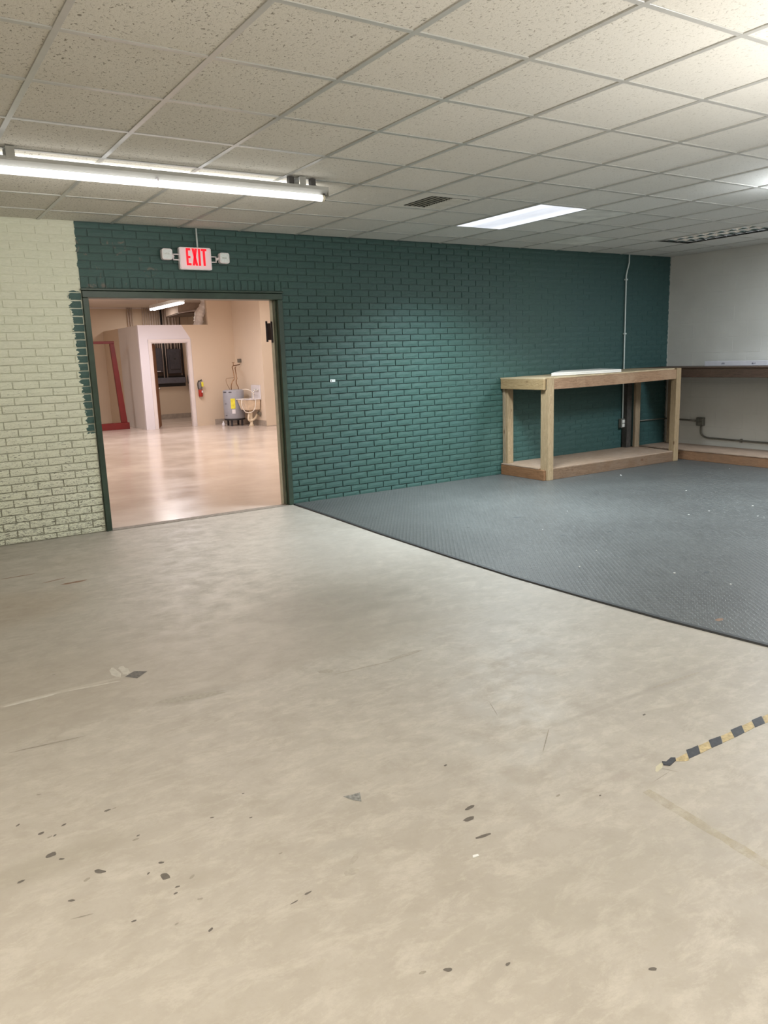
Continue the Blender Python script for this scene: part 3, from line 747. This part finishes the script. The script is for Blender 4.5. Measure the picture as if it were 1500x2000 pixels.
# ------------------------------------------------------------------ exit sign
YS = YB - .055
ex = thing('exit_sign', 'red lettered exit sign with two lamp heads above the doorway', 'sign', (2.70, YS, 2.39))
ex.location = (2.70, YB, 2.385)
bm = NB(); add_prism_xz(bm, rrect(2.703, 2.487, .312, .202, .014), YS, YB-.012); obj('housing', bm, M_EXITW, ex)
bm = NB(); add_prism_xz(bm, rrect(2.703, 2.487, .290, .182, .010), YS-.003, YS+.001); obj('face', bm, M_EXITF, ex)
def strokes(polys, name):
    bm = NB()
    for p in polys: add_prism_xz(bm, p, YS-.0055, YS-.002)
    obj(name, bm, M_EXITR, ex)
def rect(x0, x1, z0, z1): return [(x0, z0), (x1, z0), (x1, z1), (x0, z1)]
lx, lz0, lz1, s_ = 2.612, 2.424, 2.578, .020
strokes([rect(lx, lx+s_, lz0, lz1), rect(lx+s_, lx+.046, lz0, lz0+s_), rect(lx+s_, lx+.044, lz1-s_, lz1), rect(lx+s_, lx+.040, 2.489, 2.489+s_)], 'letter')
cx0, cx1 = lx+.056, lx+.110
strokes([[(cx0, lz0), (cx0+.023, lz0), (cx1, lz1), (cx1-.023, lz1)], [(cx1-.023, lz0), (cx1, lz0), (cx0+.023, lz1), (cx0, lz1)]], 'letter')
strokes([rect(lx+.118, lx+.139, lz0, lz1)], 'letter')
strokes([rect(lx+.147, lx+.201, lz1-s_, lz1), rect(lx+.163, lx+.185, lz0, lz1-s_)], 'letter')
for sx, hx, hz in ((-1, 2.428, 2.516), (1, 2.985, 2.500)):
    bx0 = 2.703 + sx*.156
    bm = NB(); xa, xb = sorted((bx0-sx*.004, bx0+sx*.052)); zc = (2.497, 2.487)[sx > 0]
    add_box(bm, xa, xb, YS+.012, YS+.024, zc+.020, zc+.029); add_box(bm, xa, xb, YS+.012, YS+.024, zc-.029, zc-.020)
    xq = bx0+sx*.048; add_box(bm, min(xq, xq+sx*.008), max(xq, xq+sx*.008), YS+.012, YS+.024, zc-.029, zc+.029)
    obj('bracket', bm, M_EXITW, ex)
    bm = NB(); add_tube(bm, [(xq, YS+.018, zc), (hx-sx*.04, YS+.012, hz)], .012, 8); obj('swivel', bm, M_EXITW, ex)
    bm = NB(); add_prism_xz(bm, rrect(hx, hz, .098, .098, .02), YS-.02, YS+.03); h = obj('lamp_head', bm, M_EXITW, ex)
    bm = NB(); add_prism_xz(bm, rrect(hx, hz, .084, .084, .015), YS-.024, YS-.019); obj('lens', bm, M_LENSG, h)
    bm = NB(); add_box(bm, hx-.026, hx+.020, YS-.026, YS-.0235, hz-.004, hz+.004, .001); obj('filament_glint', bm, M_BRIGHT, h)
bm = NB(); add_tube(bm, [(2.738, YB-.03, 2.583), (2.738, YB-.03, H)], .008, 10)
obj('conduit', bm, M_COND, ex, True)

# white conduit and outlet on the green wall
cw = thing('electrical_conduit', 'thin pale conduit running down the green wall to an outlet box under the bench', 'conduit', (8.78, YB, .43))
bm = NB(); add_tube(bm, [(8.815, YB-.03, H), (8.815, YB-.03, 2.66), (8.790, YB-.022, 2.56), (8.776, YB-.018, 2.50), (8.776, YB-.018, 1.4), (8.776, YB-.018, .55)], .0095, 10)
obj('pipe', bm, M_COND, cw, True)
for z in (2.44, 1.72):
    bm = NB(); add_box(bm, 8.755, 8.797, YB-.033, YB-.002, z-.01, z+.01, .002); obj('strap', bm, M_COND, cw)
bm = NB(); add_box(bm, 8.715, 8.835, YB-.055, YB-.002, .43, .555, .004); ob = obj('outlet_box', bm, M_OUTB, cw)
for i in (0, 1):
    for j in (0, 1):
        bm = NB(); add_box(bm, 8.728+i*.050, 8.770+i*.050, YB-.061, YB-.054, .440+j*.054, .486+j*.054, .003); obj('receptacle', bm, M_OUTW, ob)
# sticker and hook on the wall
tag(box('wall_sticker', 4.118, 4.180, YB-.004, YB-.001, 1.272, 1.300, M_GLASSY), 'tiny white sticker on the green brick wall right of the doorway', 'sticker')
st = bpy.data.objects['wall_sticker']; box('print_mark', 4.128, 4.138, YB-.0046, YB-.0038, 1.278, 1.292, M_STAIN, st); box('print_mark', 4.145, 4.172, YB-.0046, YB-.0038, 1.289, 1.296, M_COND, st)
bm = NB(); add_tube(bm, [(3.90, YB+.005, 1.735)] + bend((3.90, YB-.02, 1.735), (3.90, YB-.03, 1.69), (3.925, YB-.03, 1.70), 5), .006, 8)
tag(obj('wall_hook', bm, plain('green_painted_hook', (.02, .05, .04), .4), None, True), 'small dark hook in the green bricks beside the door frame', 'hook')

# right wall conduit and box
rc = thing('electrical_conduit', 'grey steel conduit with outlet box low on the pale right wall', 'conduit', (XR, 6.8, .24))
X_ = XR - .022
bm = NB(); add_tube(bm, [(X_, 7.40, .492), (X_, 7.1, .485), (X_, 6.90, .478)], .012, 10); obj('pipe', bm, M_CONDG, rc, True)
bm = NB(); add_tube(bm, [(X_, 6.82, .43), (X_, 6.82, .34)] + bend((X_, 6.82, .33), (X_, 6.81, .255), (X_, 6.68, .250), 7) + [(X_, 5.9, .243), (X_, 4.0, .238), (X_, 2.0, .235)], .012, 10); obj('pipe', bm, M_CONDG, rc, True)
bm = NB(); add_box(bm, XR-.055, XR-.001, 6.770, 6.885, .415, .530, .006); bx = obj('outlet_box', bm, M_OUTB, rc)
for i in (0, 1):
    for j in (0, 1):
        bm = NB(); add_box(bm, XR-.060, XR-.054, 6.782+i*.05, 6.822+i*.05, .426+j*.05, .468+j*.05, .004); obj('receptacle', bm, M_CONDG, bx)
for y in (6.2, 5.3):
    bm = NB(); add_box(bm, XR-.036, XR-.001, y-.012, y+.012, .222, .27, .002); obj('strap', bm, M_CONDG, rc)
rc2 = thing('electrical_conduit', 'dark thin conduit across the green wall in the bench corner', 'conduit', (9.4, YB, .49))
bm = NB(); add_tube(bm, [(9.06, YB-.018, .500), (9.735, YB-.018, .492), ], .009, 8); obj('pipe', bm, M_CONDG, rc2, True)

# ------------------------------------------------------------------ left bench (along the green wall)
ZF = .0085
b = thing('work_bench', 'long open wooden bench of pine posts and boards against the green wall', 'bench', (7.7, 7.0, ZF))
YF = 6.632
TL, TR = 1.214, 1.243        # top height at left and right end
def tz(x): return TL + (TR-TL)*(x-6.53)/(9.0-6.53)
box('post', 6.567, 6.657, YF, YF+.038, ZF, 1.217, M_POST, b, .003)
box('post', 6.567, 6.606, YF+.040, YF+.128, ZF, 1.078, M_POSTD if False else M_BEAMY if False else M_POST, b, .003)
box('post', 6.567, 6.660, 7.335, 7.375, .15, 1.078, M_POST, b, .003)
box('post', 6.556, 6.595, 7.377, 7.420, .15, 1.078, M_POSTD, b, .003)
box('post', 8.898, 8.988, YF, YF+.090, ZF, 1.245, M_POST, b, .004)
box('post', 8.78, 8.87, 7.332, 7.420, .15, 1.10, plain('shaded_post_face', (.045, .04, .035), .6, scale=20, var=.3), b, .003)  # post's shaded left side, painted near-black as a piece of its own
box('post', 8.89, 8.99, 7.28, 7.32, .15, 1.10, M_POSTD, b, .003)
def rail(name, x0, x1, y0, y1, dz0, dz1, mat, sag=0):
    bm = NB(); n = 8; lo = []; hi = []
    vs = []
    for i in range(n+1):
        x = x0+(x1-x0)*i/n; s = -sag*math.sin(math.pi*i/n)
        vs.append([bm.verts.new((x, y0, tz(x)+dz0+s)), bm.verts.new((x, y1, tz(x)+dz0+s)), bm.verts.new((x, y1, tz(x)+dz1)), bm.verts.new((x, y0, tz(x)+dz1))])
    for p, q in zip(vs, vs[1:]):
        for k in range(4): bm.faces.new((p[k], p[(k+1) % 4], q[(k+1) % 4], q[k]))
    bm.faces.new(vs[0][::-1]); bm.faces.new(vs[-1])
    return obj(name, bm, mat, b)
rail('front_rail', 6.659, 8.896, YF+.010, YF+.048, -.135, -.014, M_RAILX, .006)
rail('back_rail', 6.60, 8.99, 7.382, 7.420, -.135, -.016, M_RAILXD)
box('end_beam', 6.527, 6.565, 6.672, 7.420, 1.078, 1.204, M_BEAMY, b, .003)
rail('top_panel', 6.527, 8.998, YF+.040, 7.424, -.012, .002, M_BEAMY if False else wood('pale_ply_top', (.48, .37, .23), (.56, .45, .30), False, 'x'))
for x in (7.3, 8.05): box('cross_brace', x, x+.038, YF+.05, 7.38, 1.10, 1.20, M_BEAMY, b)
box('base_front_board', 6.659, 8.896, YF+.014, YF+.052, ZF, .135, M_RAILXD, b, .003)
box('base_end_board', 6.527, 6.565, 6.660, 7.420, ZF, .130, M_BASEY, b, .003)
box('base_back_board', 6.57, 8.99, 7.382, 7.420, ZF, .128, M_RAILXD, b)
box('base_deck', 6.535, 8.985, YF+.130, 7.424, .134, .149, M_PLY, b, .002)
box('base_deck_front', 6.66, 8.896, YF+.016, YF+.129, .1355, .149, M_PLY, b, .002)
# ------------------------------------------------------------------ right bench (along the pale wall)
b2 = thing('work_bench', 'lower stained plank bench running along the pale right wall', 'bench', (9.4, 4, ZF))
XF = 9.13
box('top_front_board', XF, XF+.038, 1.2, 6.78, 1.115, 1.232, M_RBY, b2, .003)
box('top_panel', XF-.006, 9.745, 1.2, 7.0, 1.233, 1.247, M_RBY, b2, .002)
box('top_panel_end', 9.005, 9.745, 7.002, 7.42, 1.233, 1.247, M_RBY, b2, .002)
box('cleat', 9.705, 9.745, 1.2, 7.20, 1.12, 1.232, M_RBY, b2)
box('base_front_board', XF+.01, XF+.048, 1.2, 6.95, ZF, .128, M_RBASEY, b2, .003)
box('base_deck', XF+.006, 9.745, 1.2, 7.23, .129, .144, wood('worn_deck_y', (.33, .23, .165), (.42, .31, .235), False, 'y', (.25, .18, .135)), b2, .002)
for y in (4.55, 2.1): box('post', XF-.04, XF-.002, y, y+.09, ZF, 1.232, M_POSTD, b2, .003)
box('post', 9.64, 9.735, 7.24, 7.33, .146, 1.230, M_POSTD, b2, .003)
box('base_deck_end', 9.005, 9.745, 7.235, 7.42, .129, .144, bpy.data.materials['worn_deck_y'], b2, .002)
box('back_board', 9.005, 9.70, 7.382, 7.420, 1.10, 1.231, M_RBY, b2, .003)
# foam board on the left bench
fb = NB(); zt = 1.2255
q = [(6.905, 6.93), (7.845, 6.66), (8.10, 7.22), (7.55, 7.40)]
def top_at(x): return tz(x) + .0045
add_hexa(fb, [(x, y, top_at(x)) for x, y in q] + [(x, y, top_at(x)+.018) for x, y in q], .002)
fo = tag(thing('foam_board', 'stack of thin white boards lying on the pine bench top', 'board', (7.6, 7.0, top_at(7.6)), None), group=None)
obj('board', fb, M_FOAM, fo)
fb = NB(); q2 = [(x+.004, y+.004) for x, y in q]
add_hexa(fb, [(x, y, top_at(x)+.0195) for x, y in q2] + [(x, y, top_at(x)+.036) for x, y in q2], .002)
obj('board', fb, M_FOAM, fo)
# long carton on the right bench
ct = thing('long_carton', 'long narrow white carton on the plank bench by the right wall', 'box', (9.6, 5.8, 1.248))
box('carton_body', 9.57, 9.70, 4.55, 6.70, 1.248, 1.312, M_CARTON, ct, .003)
r = random.Random(5)
for y, w in ((6.42, .05), (5.98, .05), (6.0, .02), (5.75, .03)):
    bm = NB()
    for i in range(4): 
        a = y - w/2 + w*i/4; add_box(bm, 9.5688, 9.5696, a+.001, a + w/4*.8, 1.268+r.uniform(-.003, .003), 1.286+r.uniform(-.003, .006))
    obj('printed_mark', bm, M_PRINT, ct)

# ------------------------------------------------------------------ far room shell
HF = 3.05
def st(nm, *a, mat=M_BEIGE): return tag(box(nm, *a, mat), kind='structure')
st('wall_far', -3, 7.8, 21.9, 22.05, 0, HF)
st('wall_far_left', -3.1, -3, YM+.14, 22, 0, HF)
st('wall_far_right', 7.66, 12.5, 17.0, 21.9, 0, HF, mat=M_BEIGE2)
st('wall_far_right', 12.5, 12.6, YM+.14, 17.0, 0, HF)
st('ceiling_far', -3, 12.6, YM+.13, 22.1, HF, HF+.1, mat=M_FARCEIL)
tag(box('trim_2', -3, 6.9, 21.86, 21.9, HF-.03, HF, M_TRIMW), kind='structure')
for nm, a in (('baseboard_right', (7.648, 7.66, 17.0, 18.66)), ('baseboard_far', (5.35, 7.55, 21.88, 21.895)), ('baseboard_front', (7.02, 7.646, 18.645, 18.658))):
    tag(box(nm, *a, 0, .135, M_GREYBASE), kind='structure')
tag(box('baseboard_corner', 7.66, 9.5, 16.988, 17.0, 0, .012, M_GREYBASE), kind='structure')
# back side of brick wall
bm = NB(); add_box(bm, -3, 1.64, YM+.131, YM+.14, 0, HF); add_box(bm, 3.61, 12.5, YM+.131, YM+.14, 0, HF); add_box(bm, 1.64, 3.61, YM+.131, YM+.14, 2.19, HF)
tag(obj('wall_back_far_side', bm, M_BEIGE), kind='structure')

# utility room
CY = 18.66
bm = NB()
add_box(bm, 5.31, 5.59, CY, CY+.1, 0, 2.43); add_box(bm, 6.475, 7.02, CY, CY+.1, 0, 2.43); add_box(bm, 5.59, 6.475, CY, CY+.1, 2.03, 2.43); add_box(bm, 7.02, 7.66, CY, CY+.1, 0, HF)
tag(obj('wall_utility_front', bm, M_CLOSET), kind='structure')
st('wall_utility_left', 5.31, 5.41, CY+.1, 21.9, 0, 2.43, mat=M_CSIDE)
dc = thing('door_2', None, None, (6.03, CY, 0)); tag(dc, kind='structure')
box('casing', 5.515, 5.592, CY-.022, CY, 0, 2.10, M_TRIMW, dc, .003); box('casing', 6.472, 6.545, CY-.022, CY, 0, 2.10, M_TRIMW, dc, .003)
box('casing', 5.515, 6.545, CY-.024, CY, 2.03, 2.105, M_TRIMW, dc, .003)
box('jamb', 5.590, 5.606, CY, CY+.10, 0, 2.03, M_TRIMW, dc); box('jamb', 6.459, 6.475, CY, CY+.10, 0, 2.03, M_TRIMW, dc); box('jamb', 5.606, 6.459, CY, CY+.10, 2.012, 2.03, M_TRIMW, dc)
bm = NB(); add_hexa(bm, [(5.612, 18.79, .01), (5.652, 18.785, .01), (5.965, 19.60, .01), (5.93, 19.615, .01), (5.612, 18.79, 2.0), (5.652, 18.785, 2.0), (5.965, 19.60, 2.0), (5.93, 19.615, 2.0)])
dl = obj('door_leaf', bm, M_DOOR, dc)
bm = NB(); add_tube(bm, [(5.92, 19.53, .93), (5.97, 19.51, .93), (5.99, 19.50, .93)], [.012, .012, .028], 10); obj('door_knob', bm, M_BRIGHT, dl)

# red frame
rf = thing('red_frame', 'tall dark red wooden frame with a red sill beside the white partition', 'frame', (4.4, 19.5, 0))
for xb0, xb1, xt0, xt1 in ((4.94, 5.085, 4.845, 4.945), (3.60, 3.70, 3.47, 3.57)):
    bm = NB(); add_hexa(bm, [(xb0,19.46,.16),(xb1,19.46,.16),(xb1,19.54,.16),(xb0,19.54,.16),(xt0,19.46,2.04),(xt1,19.46,2.04),(xt1,19.54,2.04),(xt0,19.54,2.04)], .004); obj('upright', bm, M_RED, rf)
box('top_bar', 3.47, 4.95, 19.46, 19.54, 2.042, 2.105, M_RED, rf, .004)
box('sill', 3.55, 5.115, 19.40, 19.56, 0, .158, M_RED, rf, .006)

# electrical board
eb = thing('electrical_panel_board', 'grey breaker boxes with many conduits on the far wall inside the utility room', 'electrical panel', (6.9, 21.9, .9))
def pbox(nm, x0, x1, z0, z1, d=.14, par=eb, mat=M_PANEL, y=21.895, bev=.012): return box(nm, x0, x1, y-d, y, z0, z1, mat, par, bev)
p1 = pbox('breaker_box', 6.53, 6.80, 1.30, 1.96); pbox('label_plate', 6.62, 6.72, 1.32, 1.345, .006, p1, M_WHITE, 21.753, .001)
pbox('door_cover', 6.56, 6.77, 1.36, 1.92, .012, p1, M_PANEL, 21.753, .004)
p2 = pbox('breaker_box', 6.95, 7.33, 1.26, 1.93); pbox('door_cover', 7.00, 7.28, 1.38, 1.88, .02, p2, M_PANEL, 21.753, .006)
bm = NB(); add_box(bm, 7.12, 7.17, 21.722, 21.734, 1.65, 1.67, .004); obj('latch', bm, M_BLACK, p2)
pbox('wireway', 6.55, 7.42, .99, 1.15, .13, eb, plain('grey_wireway', (.13, .13, .16), .45))
pbox('backboard', 6.50, 7.44, .90, 1.20, .02, eb, M_BLACK, 21.898, .0)
pbox('backboard', 6.50, 7.44, 1.20, 2.3, .012, eb, plain('dark_backboard', (.12, .085, .07), .6), 21.898, .0)
for x, r_, z0, m_ in ((5.985, .016, 2.2, M_PIPEW), (6.045, .018, 2.2, M_PIPEW), (6.10, .010, 2.2, M_PIPEW), (6.38, .014, 2.1, M_PIPEW), (6.44, .012, 2.1, M_PIPEW), (6.50, .012, 2.1, M_PIPEW),
                   (6.575, .022, 1.96, M_PIPEW), (6.64, .022, 1.96, M_PIPEW), (6.71, .018, 1.96, M_PIPEW), (6.77, .014, 1.96, M_PIPEW), (6.835, .018, 1.15, M_PIPEW), (6.875, .030, 1.15, M_BLACK), (6.925, .016, 1.15, M_PIPEW),
                   (7.00, .032, 1.93, M_PIPEW), (7.09, .030, 1.93, M_PIPEW), (7.20, .024, 1.93, M_PIPEW), (7.27, .018, 1.93, M_PIPEW), (7.34, .013, 1.2, M_PIPEW), (7.40, .013, 1.2, M_BLACK)):
    bm = NB(); add_tube(bm, [(x, 21.83, z0), (x, 21.83, HF)], r_, 8); obj('conduit', bm, m_, eb, True)
rx = thing('fire_extinguisher', 'dark red extinguisher hanging at the right inside the utility room', 'fire extinguisher', (7.585, 21.825, .70))
bm = NB(); add_lathe(bm, [(.02, 0), (.06, .01), (.066, .04), (.066, .42), (.055, .48), (.02, .51), (.018, .55)], (7.585, 21.825, .70), 16); obj('cylinder', bm, plain('deep_red_cylinder', (.13, .012, .012), .35), rx, True)
bm = NB(); add_tube(bm, bend((7.585, 21.83, 1.24), (7.47, 21.80, 1.26), (7.50, 21.82, .96), 8), .013, 8); obj('hose', bm, M_BLACK, rx, True)
# low grey step inside the utility room
# hanging unit and wrapped duct
au = thing('air_unit', 'sheet metal air unit hung under the far ceiling behind the partition', 'air unit', (7.1, 20.6, 2.75))
bm = NB(); add_hexa(bm, [(6.76, 20.0, 2.80), (7.50, 20.0, 2.84), (7.55, 21.3, 2.80), (6.85, 21.3, 2.78), (6.76, 20.0, HF), (7.50, 20.0, HF), (7.55, 21.3, HF), (6.85, 21.3, HF)]); obj('casing', bm, M_SHEET, au)
bm = NB(); add_hexa(bm, [(6.78, 20.02, 2.775), (7.49, 20.02, 2.815), (7.54, 21.28, 2.775), (6.87, 21.28, 2.755), (6.78, 20.02, 2.797), (7.49, 20.02, 2.837), (7.54, 21.28, 2.797), (6.87, 21.28, 2.777)]); obj('underside', bm, M_SHEETD, au)
bm = NB(); add_tube(bm, [(6.76, 19.98, 2.79), (7.45, 19.98, 2.90)], .016, 6); obj('edge_strip', bm, M_TRIMW, au)
wd = thing('wrapped_duct', 'white plastic wrapped flexible duct slanting down from the far ceiling', 'duct', (7.0, 18.92, 2.4))
bm = NB(); pts = []; rs = []
for i in range(25):
    q_ = i/24; pts.append(Vector((7.10, 18.92, 3.04)).lerp(Vector((6.80, 18.92, 2.34)), q_) + Vector((.03*math.sin(q_*9), 0, 0))); rs.append(.115 + .008*math.sin(i*2.2) + .008*math.cos(i*1.1))
add_tube(bm, pts, rs, 14); obj('sleeve', bm, M_PLASTIC, wd, True)
# far strip light
fsl = thing('strip_light', 'bright strip light on the ceiling of the far room seen through the doorway', 'ceiling light', (5.33, 16.5, 2.70))
box('housing', 5.27, 5.39, 15.5, 17.5, 2.725, 2.79, M_FIXT, fsl, .005)
for xx in (5.295, 5.365):
    bm = NB(); add_tube(bm, [(xx, 15.52, 2.705), (xx, 17.48, 2.705)], .022, 10); obj('tube', bm, M_TUBEFAR, fsl, True)
for yq in (15.9, 17.1):
    bm = NB(); add_tube(bm, [(5.33, yq, 2.79), (5.33, yq, HF)], .006, 6); obj('rod', bm, M_GALV, fsl)

# water heater
wh_ = thing('water_heater', 'low grey water heater with yellow label standing in the far corner', 'water heater', (7.27, 17.95, 0))
hx, hy = 7.275, 17.98
bm = NB(); add_lathe(bm, [(.245, 0), (.252, .01), (.252, .655), (.245, .675), (.20, .69)], (hx, hy, .175), 32); obj('tank', bm, M_HEATER, wh_, True)
bm = NB(); add_lathe(bm, [(.255, 0), (.255, .03), (.24, .035)], (hx, hy, .140), 24); obj('drain_pan', bm, M_BLACK, wh_)
for a in (.8, 2.3, 3.9, 5.4):
    bm = NB(); add_box(bm, hx+.19*math.cos(a)-.02, hx+.19*math.cos(a)+.02, hy+.19*math.sin(a)-.02, hy+.19*math.sin(a)+.02, 0, .139); obj('leg', bm, M_HDARK, wh_)
def curved_label(name, a0, a1, z0, z1, mat, par, r=.2545):
    bm = NB(); n = 5; A = []
    for i in range(n+1):
        a = a0+(a1-a0)*i/n; A.append((bm.verts.new((hx+r*math.cos(a), hy+r*math.sin(a), z0)), bm.verts.new((hx+r*math.cos(a), hy+r*math.sin(a), z1))))
    for p, q in zip(A, A[1:]): bm.faces.new((p[0], q[0], q[1], p[1]))
    return obj(name, bm, mat, par)
view = math.atan2(-hy, -hx)
curved_label('yellow_label', view-.30, view+.12, .42, .66, M_YEL, wh_)
curved_label('white_label', view-.22, view+.10, .30, .40, M_WHITE, wh_)
curved_label('dark_band', view-1.15, view-.70, .80, .825, M_HDARK, wh_); curved_label('dark_band', view-.45, view-.15, .80, .825, M_HDARK, wh_)
for z in (.53, .25): curved_label('access_seam', view-1.0, view-.75, z, z+.012, M_HDARK, wh_)
bm = NB(); add_tube(bm, [(hx-.06, hy-.05, .86)] + bend((hx-.06, hy-.05, .93), (hx-.05, hy-.05, 1.05), (hx+.04, hy-.05, 1.12), 5) + [(hx+.03, hy-.03, 1.28), (hx+.02, hy, 1.40), (7.45, 18.3, 1.43), (7.63, 18.3, 1.45)], .011, 8); obj('copper_pipe', bm, M_COPPER, wh_, True)
bm = NB(); add_tube(bm, [(hx+.12, hy-.05, .86)] + bend((hx+.12, hy-.05, .92), (hx+.05, hy-.05, 1.03), (hx+.10, hy-.05, 1.12), 5) + [(hx+.08, hy-.03, 1.38), (7.50, 18.25, 1.40)], .011, 8); obj('copper_pipe', bm, M_COPPER, wh_, True)
bm = NB(); add_tube(bm, bend((hx-.10, hy-.06, .87), (hx-.26, hy-.06, 1.16), (hx-.12, hy-.05, 1.14), 6) + [(hx+.03, hy-.05, 1.15)], .005, 6); obj('copper_pipe', bm, M_COPPER, wh_, True)
bm = NB(); add_tube(bm, [(7.45, 18.28, 1.42), (7.45, 18.28, 1.50)], .008, 6); add_box(bm, 7.42, 7.48, 18.27, 18.29, 1.50, 1.512); obj('valve_handle', bm, M_COPPER, wh_)
tag(box('junction_box', 7.585, 7.655, 18.25, 18.34, 1.50, 1.59, M_CONDG, None, .004), 'small dark junction box on the far wall above the water heater pipes', 'junction box')

# utility sink
sk = thing('utility_sink', 'wall hung utility sink with a white splash panel and white hose', 'sink', (7.5, 17.4, 0))
box('splash_panel', 7.635, 7.655, 17.20, 17.72, .62, .965, M_WHITE, sk, .02, 2)
bm = NB(); X0, X1, Y0, Y1 = 7.24, 7.64, 17.22, 17.70
add_hexa(bm, [(X0+.07, Y0+.05, .385), (X1, Y0+.05, .385), (X1, Y1-.05, .385), (X0+.07, Y1-.05, .385), (X0, Y0, .63), (X1, Y0, .63), (X1, Y1, .63), (X0, Y1, .63)], .012); obj('basin', bm, M_SINKB, sk)
bm = NB()
for q in ((X0-.015, X1, Y0-.015, Y0+.02), (X0-.015, X1, Y1-.02, Y1+.015), (X0-.015, X0+.02, Y0+.02, Y1-.02), (X1-.02, X1, Y0+.02, Y1-.02)): add_box(bm, *q, .630, .652)
obj('rim', bm, M_WHITE, sk)
bm = NB(); add_tube(bm, [(7.46, 17.42, .386), (7.46, 17.42, .30), (7.46, 17.42, .06), (7.46, 17.42, 0)], [.045, .04, .035, .075], 12); obj('drain_leg', bm, M_PVC, sk, True)
bm = NB(); add_tube(bm, bend((7.42, 17.42, .30), (7.34, 17.40, .12), (7.45, 17.40, .13), 6) + bend((7.47, 17.40, .14), (7.56, 17.40, .16), (7.60, 17.40, .26), 5) + [(7.652, 17.40, .27)], .028, 10); obj('trap', bm, M_PVC, sk, True)
bm = NB(); add_tube(bm, [(7.63, 17.35, .36), (7.60, 17.30, .30), (7.64, 17.28, .22)], .014, 8); add_box(bm, 7.60, 7.652, 17.25, 17.36, .27, .33); obj('shutoff_valve', bm, M_CONDG, sk)
bm = NB(); add_tube(bm, [(7.634, 17.36, .84), (7.58, 17.36, .84), (7.53, 17.37, .80)], .012, 8); add_tube(bm, [(7.615, 17.28, .84), (7.615, 17.46, .84)], .012, 8)
for y in (17.28, 17.46): add_tube(bm, [(7.60, y, .83), (7.60, y, .875)], .02, 8)
obj('faucet', bm, M_BRIGHT, sk, True)
bm = NB(); add_tube(bm, bend((7.53, 17.37, .80), (7.48, 17.30, .60), (7.50, 17.17, .62), 5) + bend((7.48, 17.15, .55), (7.46, 17.13, .33), (7.27, 17.13, .34), 8) + bend((7.20, 17.13, .36), (7.08, 17.14, .52), (7.15, 17.15, .66), 7) + [(7.23, 17.19, .668), (7.36, 17.25, .665)], .011, 8); obj('hose', bm, M_HOSE, sk, True)
bm = NB(); add_tube(bm, bend((7.40, 17.70, .86), (7.55, 17.60, .90), (7.56, 17.38, .74), 8), .009, 8); obj('supply_hose', bm, M_HOSE, sk, True)
# small clutter by the heater
pj_ = thing('plastic_jug', 'small pale jug on the floor beside the water heater', 'jug', (7.02, 18.1, 0))
bm = NB(); add_lathe(bm, [(.035, 0), (.04, .01), (.04, .06), (.018, .085), (.018, .10)], (7.02, 18.1, 0), 12); obj('body', bm, M_WHITE, pj_, True)
bm = NB(); add_lathe(bm, [(.02, 0), (.02, .015)], (7.02, 18.1, .1005), 12); obj('cap', bm, M_WHITE, pj_)
bm = NB(); add_box(bm, 6.99, 7.18, 17.86, 17.90, .0, .012, .003); 
bm.free()
# wall fire extinguisher
fe = thing('fire_extinguisher', 'small red fire extinguisher with yellow tag on the beige wall', 'fire extinguisher', (6.68, CY-.05, .7))
bm = NB(); add_lathe(bm, [(.03, 0), (.052, .01), (.052, .17), (.05, .175)], (6.68, CY-.065, .71), 16); obj('cylinder', bm, M_EXTR, fe, True)
bm = NB(); add_lathe(bm, [(.05, 0), (.046, .10), (.03, .16), (.018, .20)], (6.675, CY-.065, .886), 16); obj('upper_cylinder', bm, M_EXTG, fe, True)
bm = NB(); add_box(bm, 6.64, 6.74, CY-.08, CY-.05, 1.085, 1.105, .004); add_tube(bm, [(6.66, CY-.065, 1.07), (6.73, CY-.065, 1.13)], .008, 8); obj('lever', bm, M_BLACK, fe)
bm = NB(); add_tube(bm, bend((6.66, CY-.08, 1.09), (6.60, CY-.08, 1.08), (6.62, CY-.085, .93), 6) + [(6.635, CY-.10, .90)], .010, 8); obj('hose', bm, M_BLACK, fe, True)
bm = NB(); add_box(bm, 6.695, 6.748, CY-.125, CY-.121, .955, 1.065, .001); obj('yellow_tag', bm, M_YEL, fe)
bm = NB(); add_box(bm, 6.69, 6.722, CY-.1195, CY-.116, .81, .86, .001); obj('white_label', bm, M_WHITE, fe)
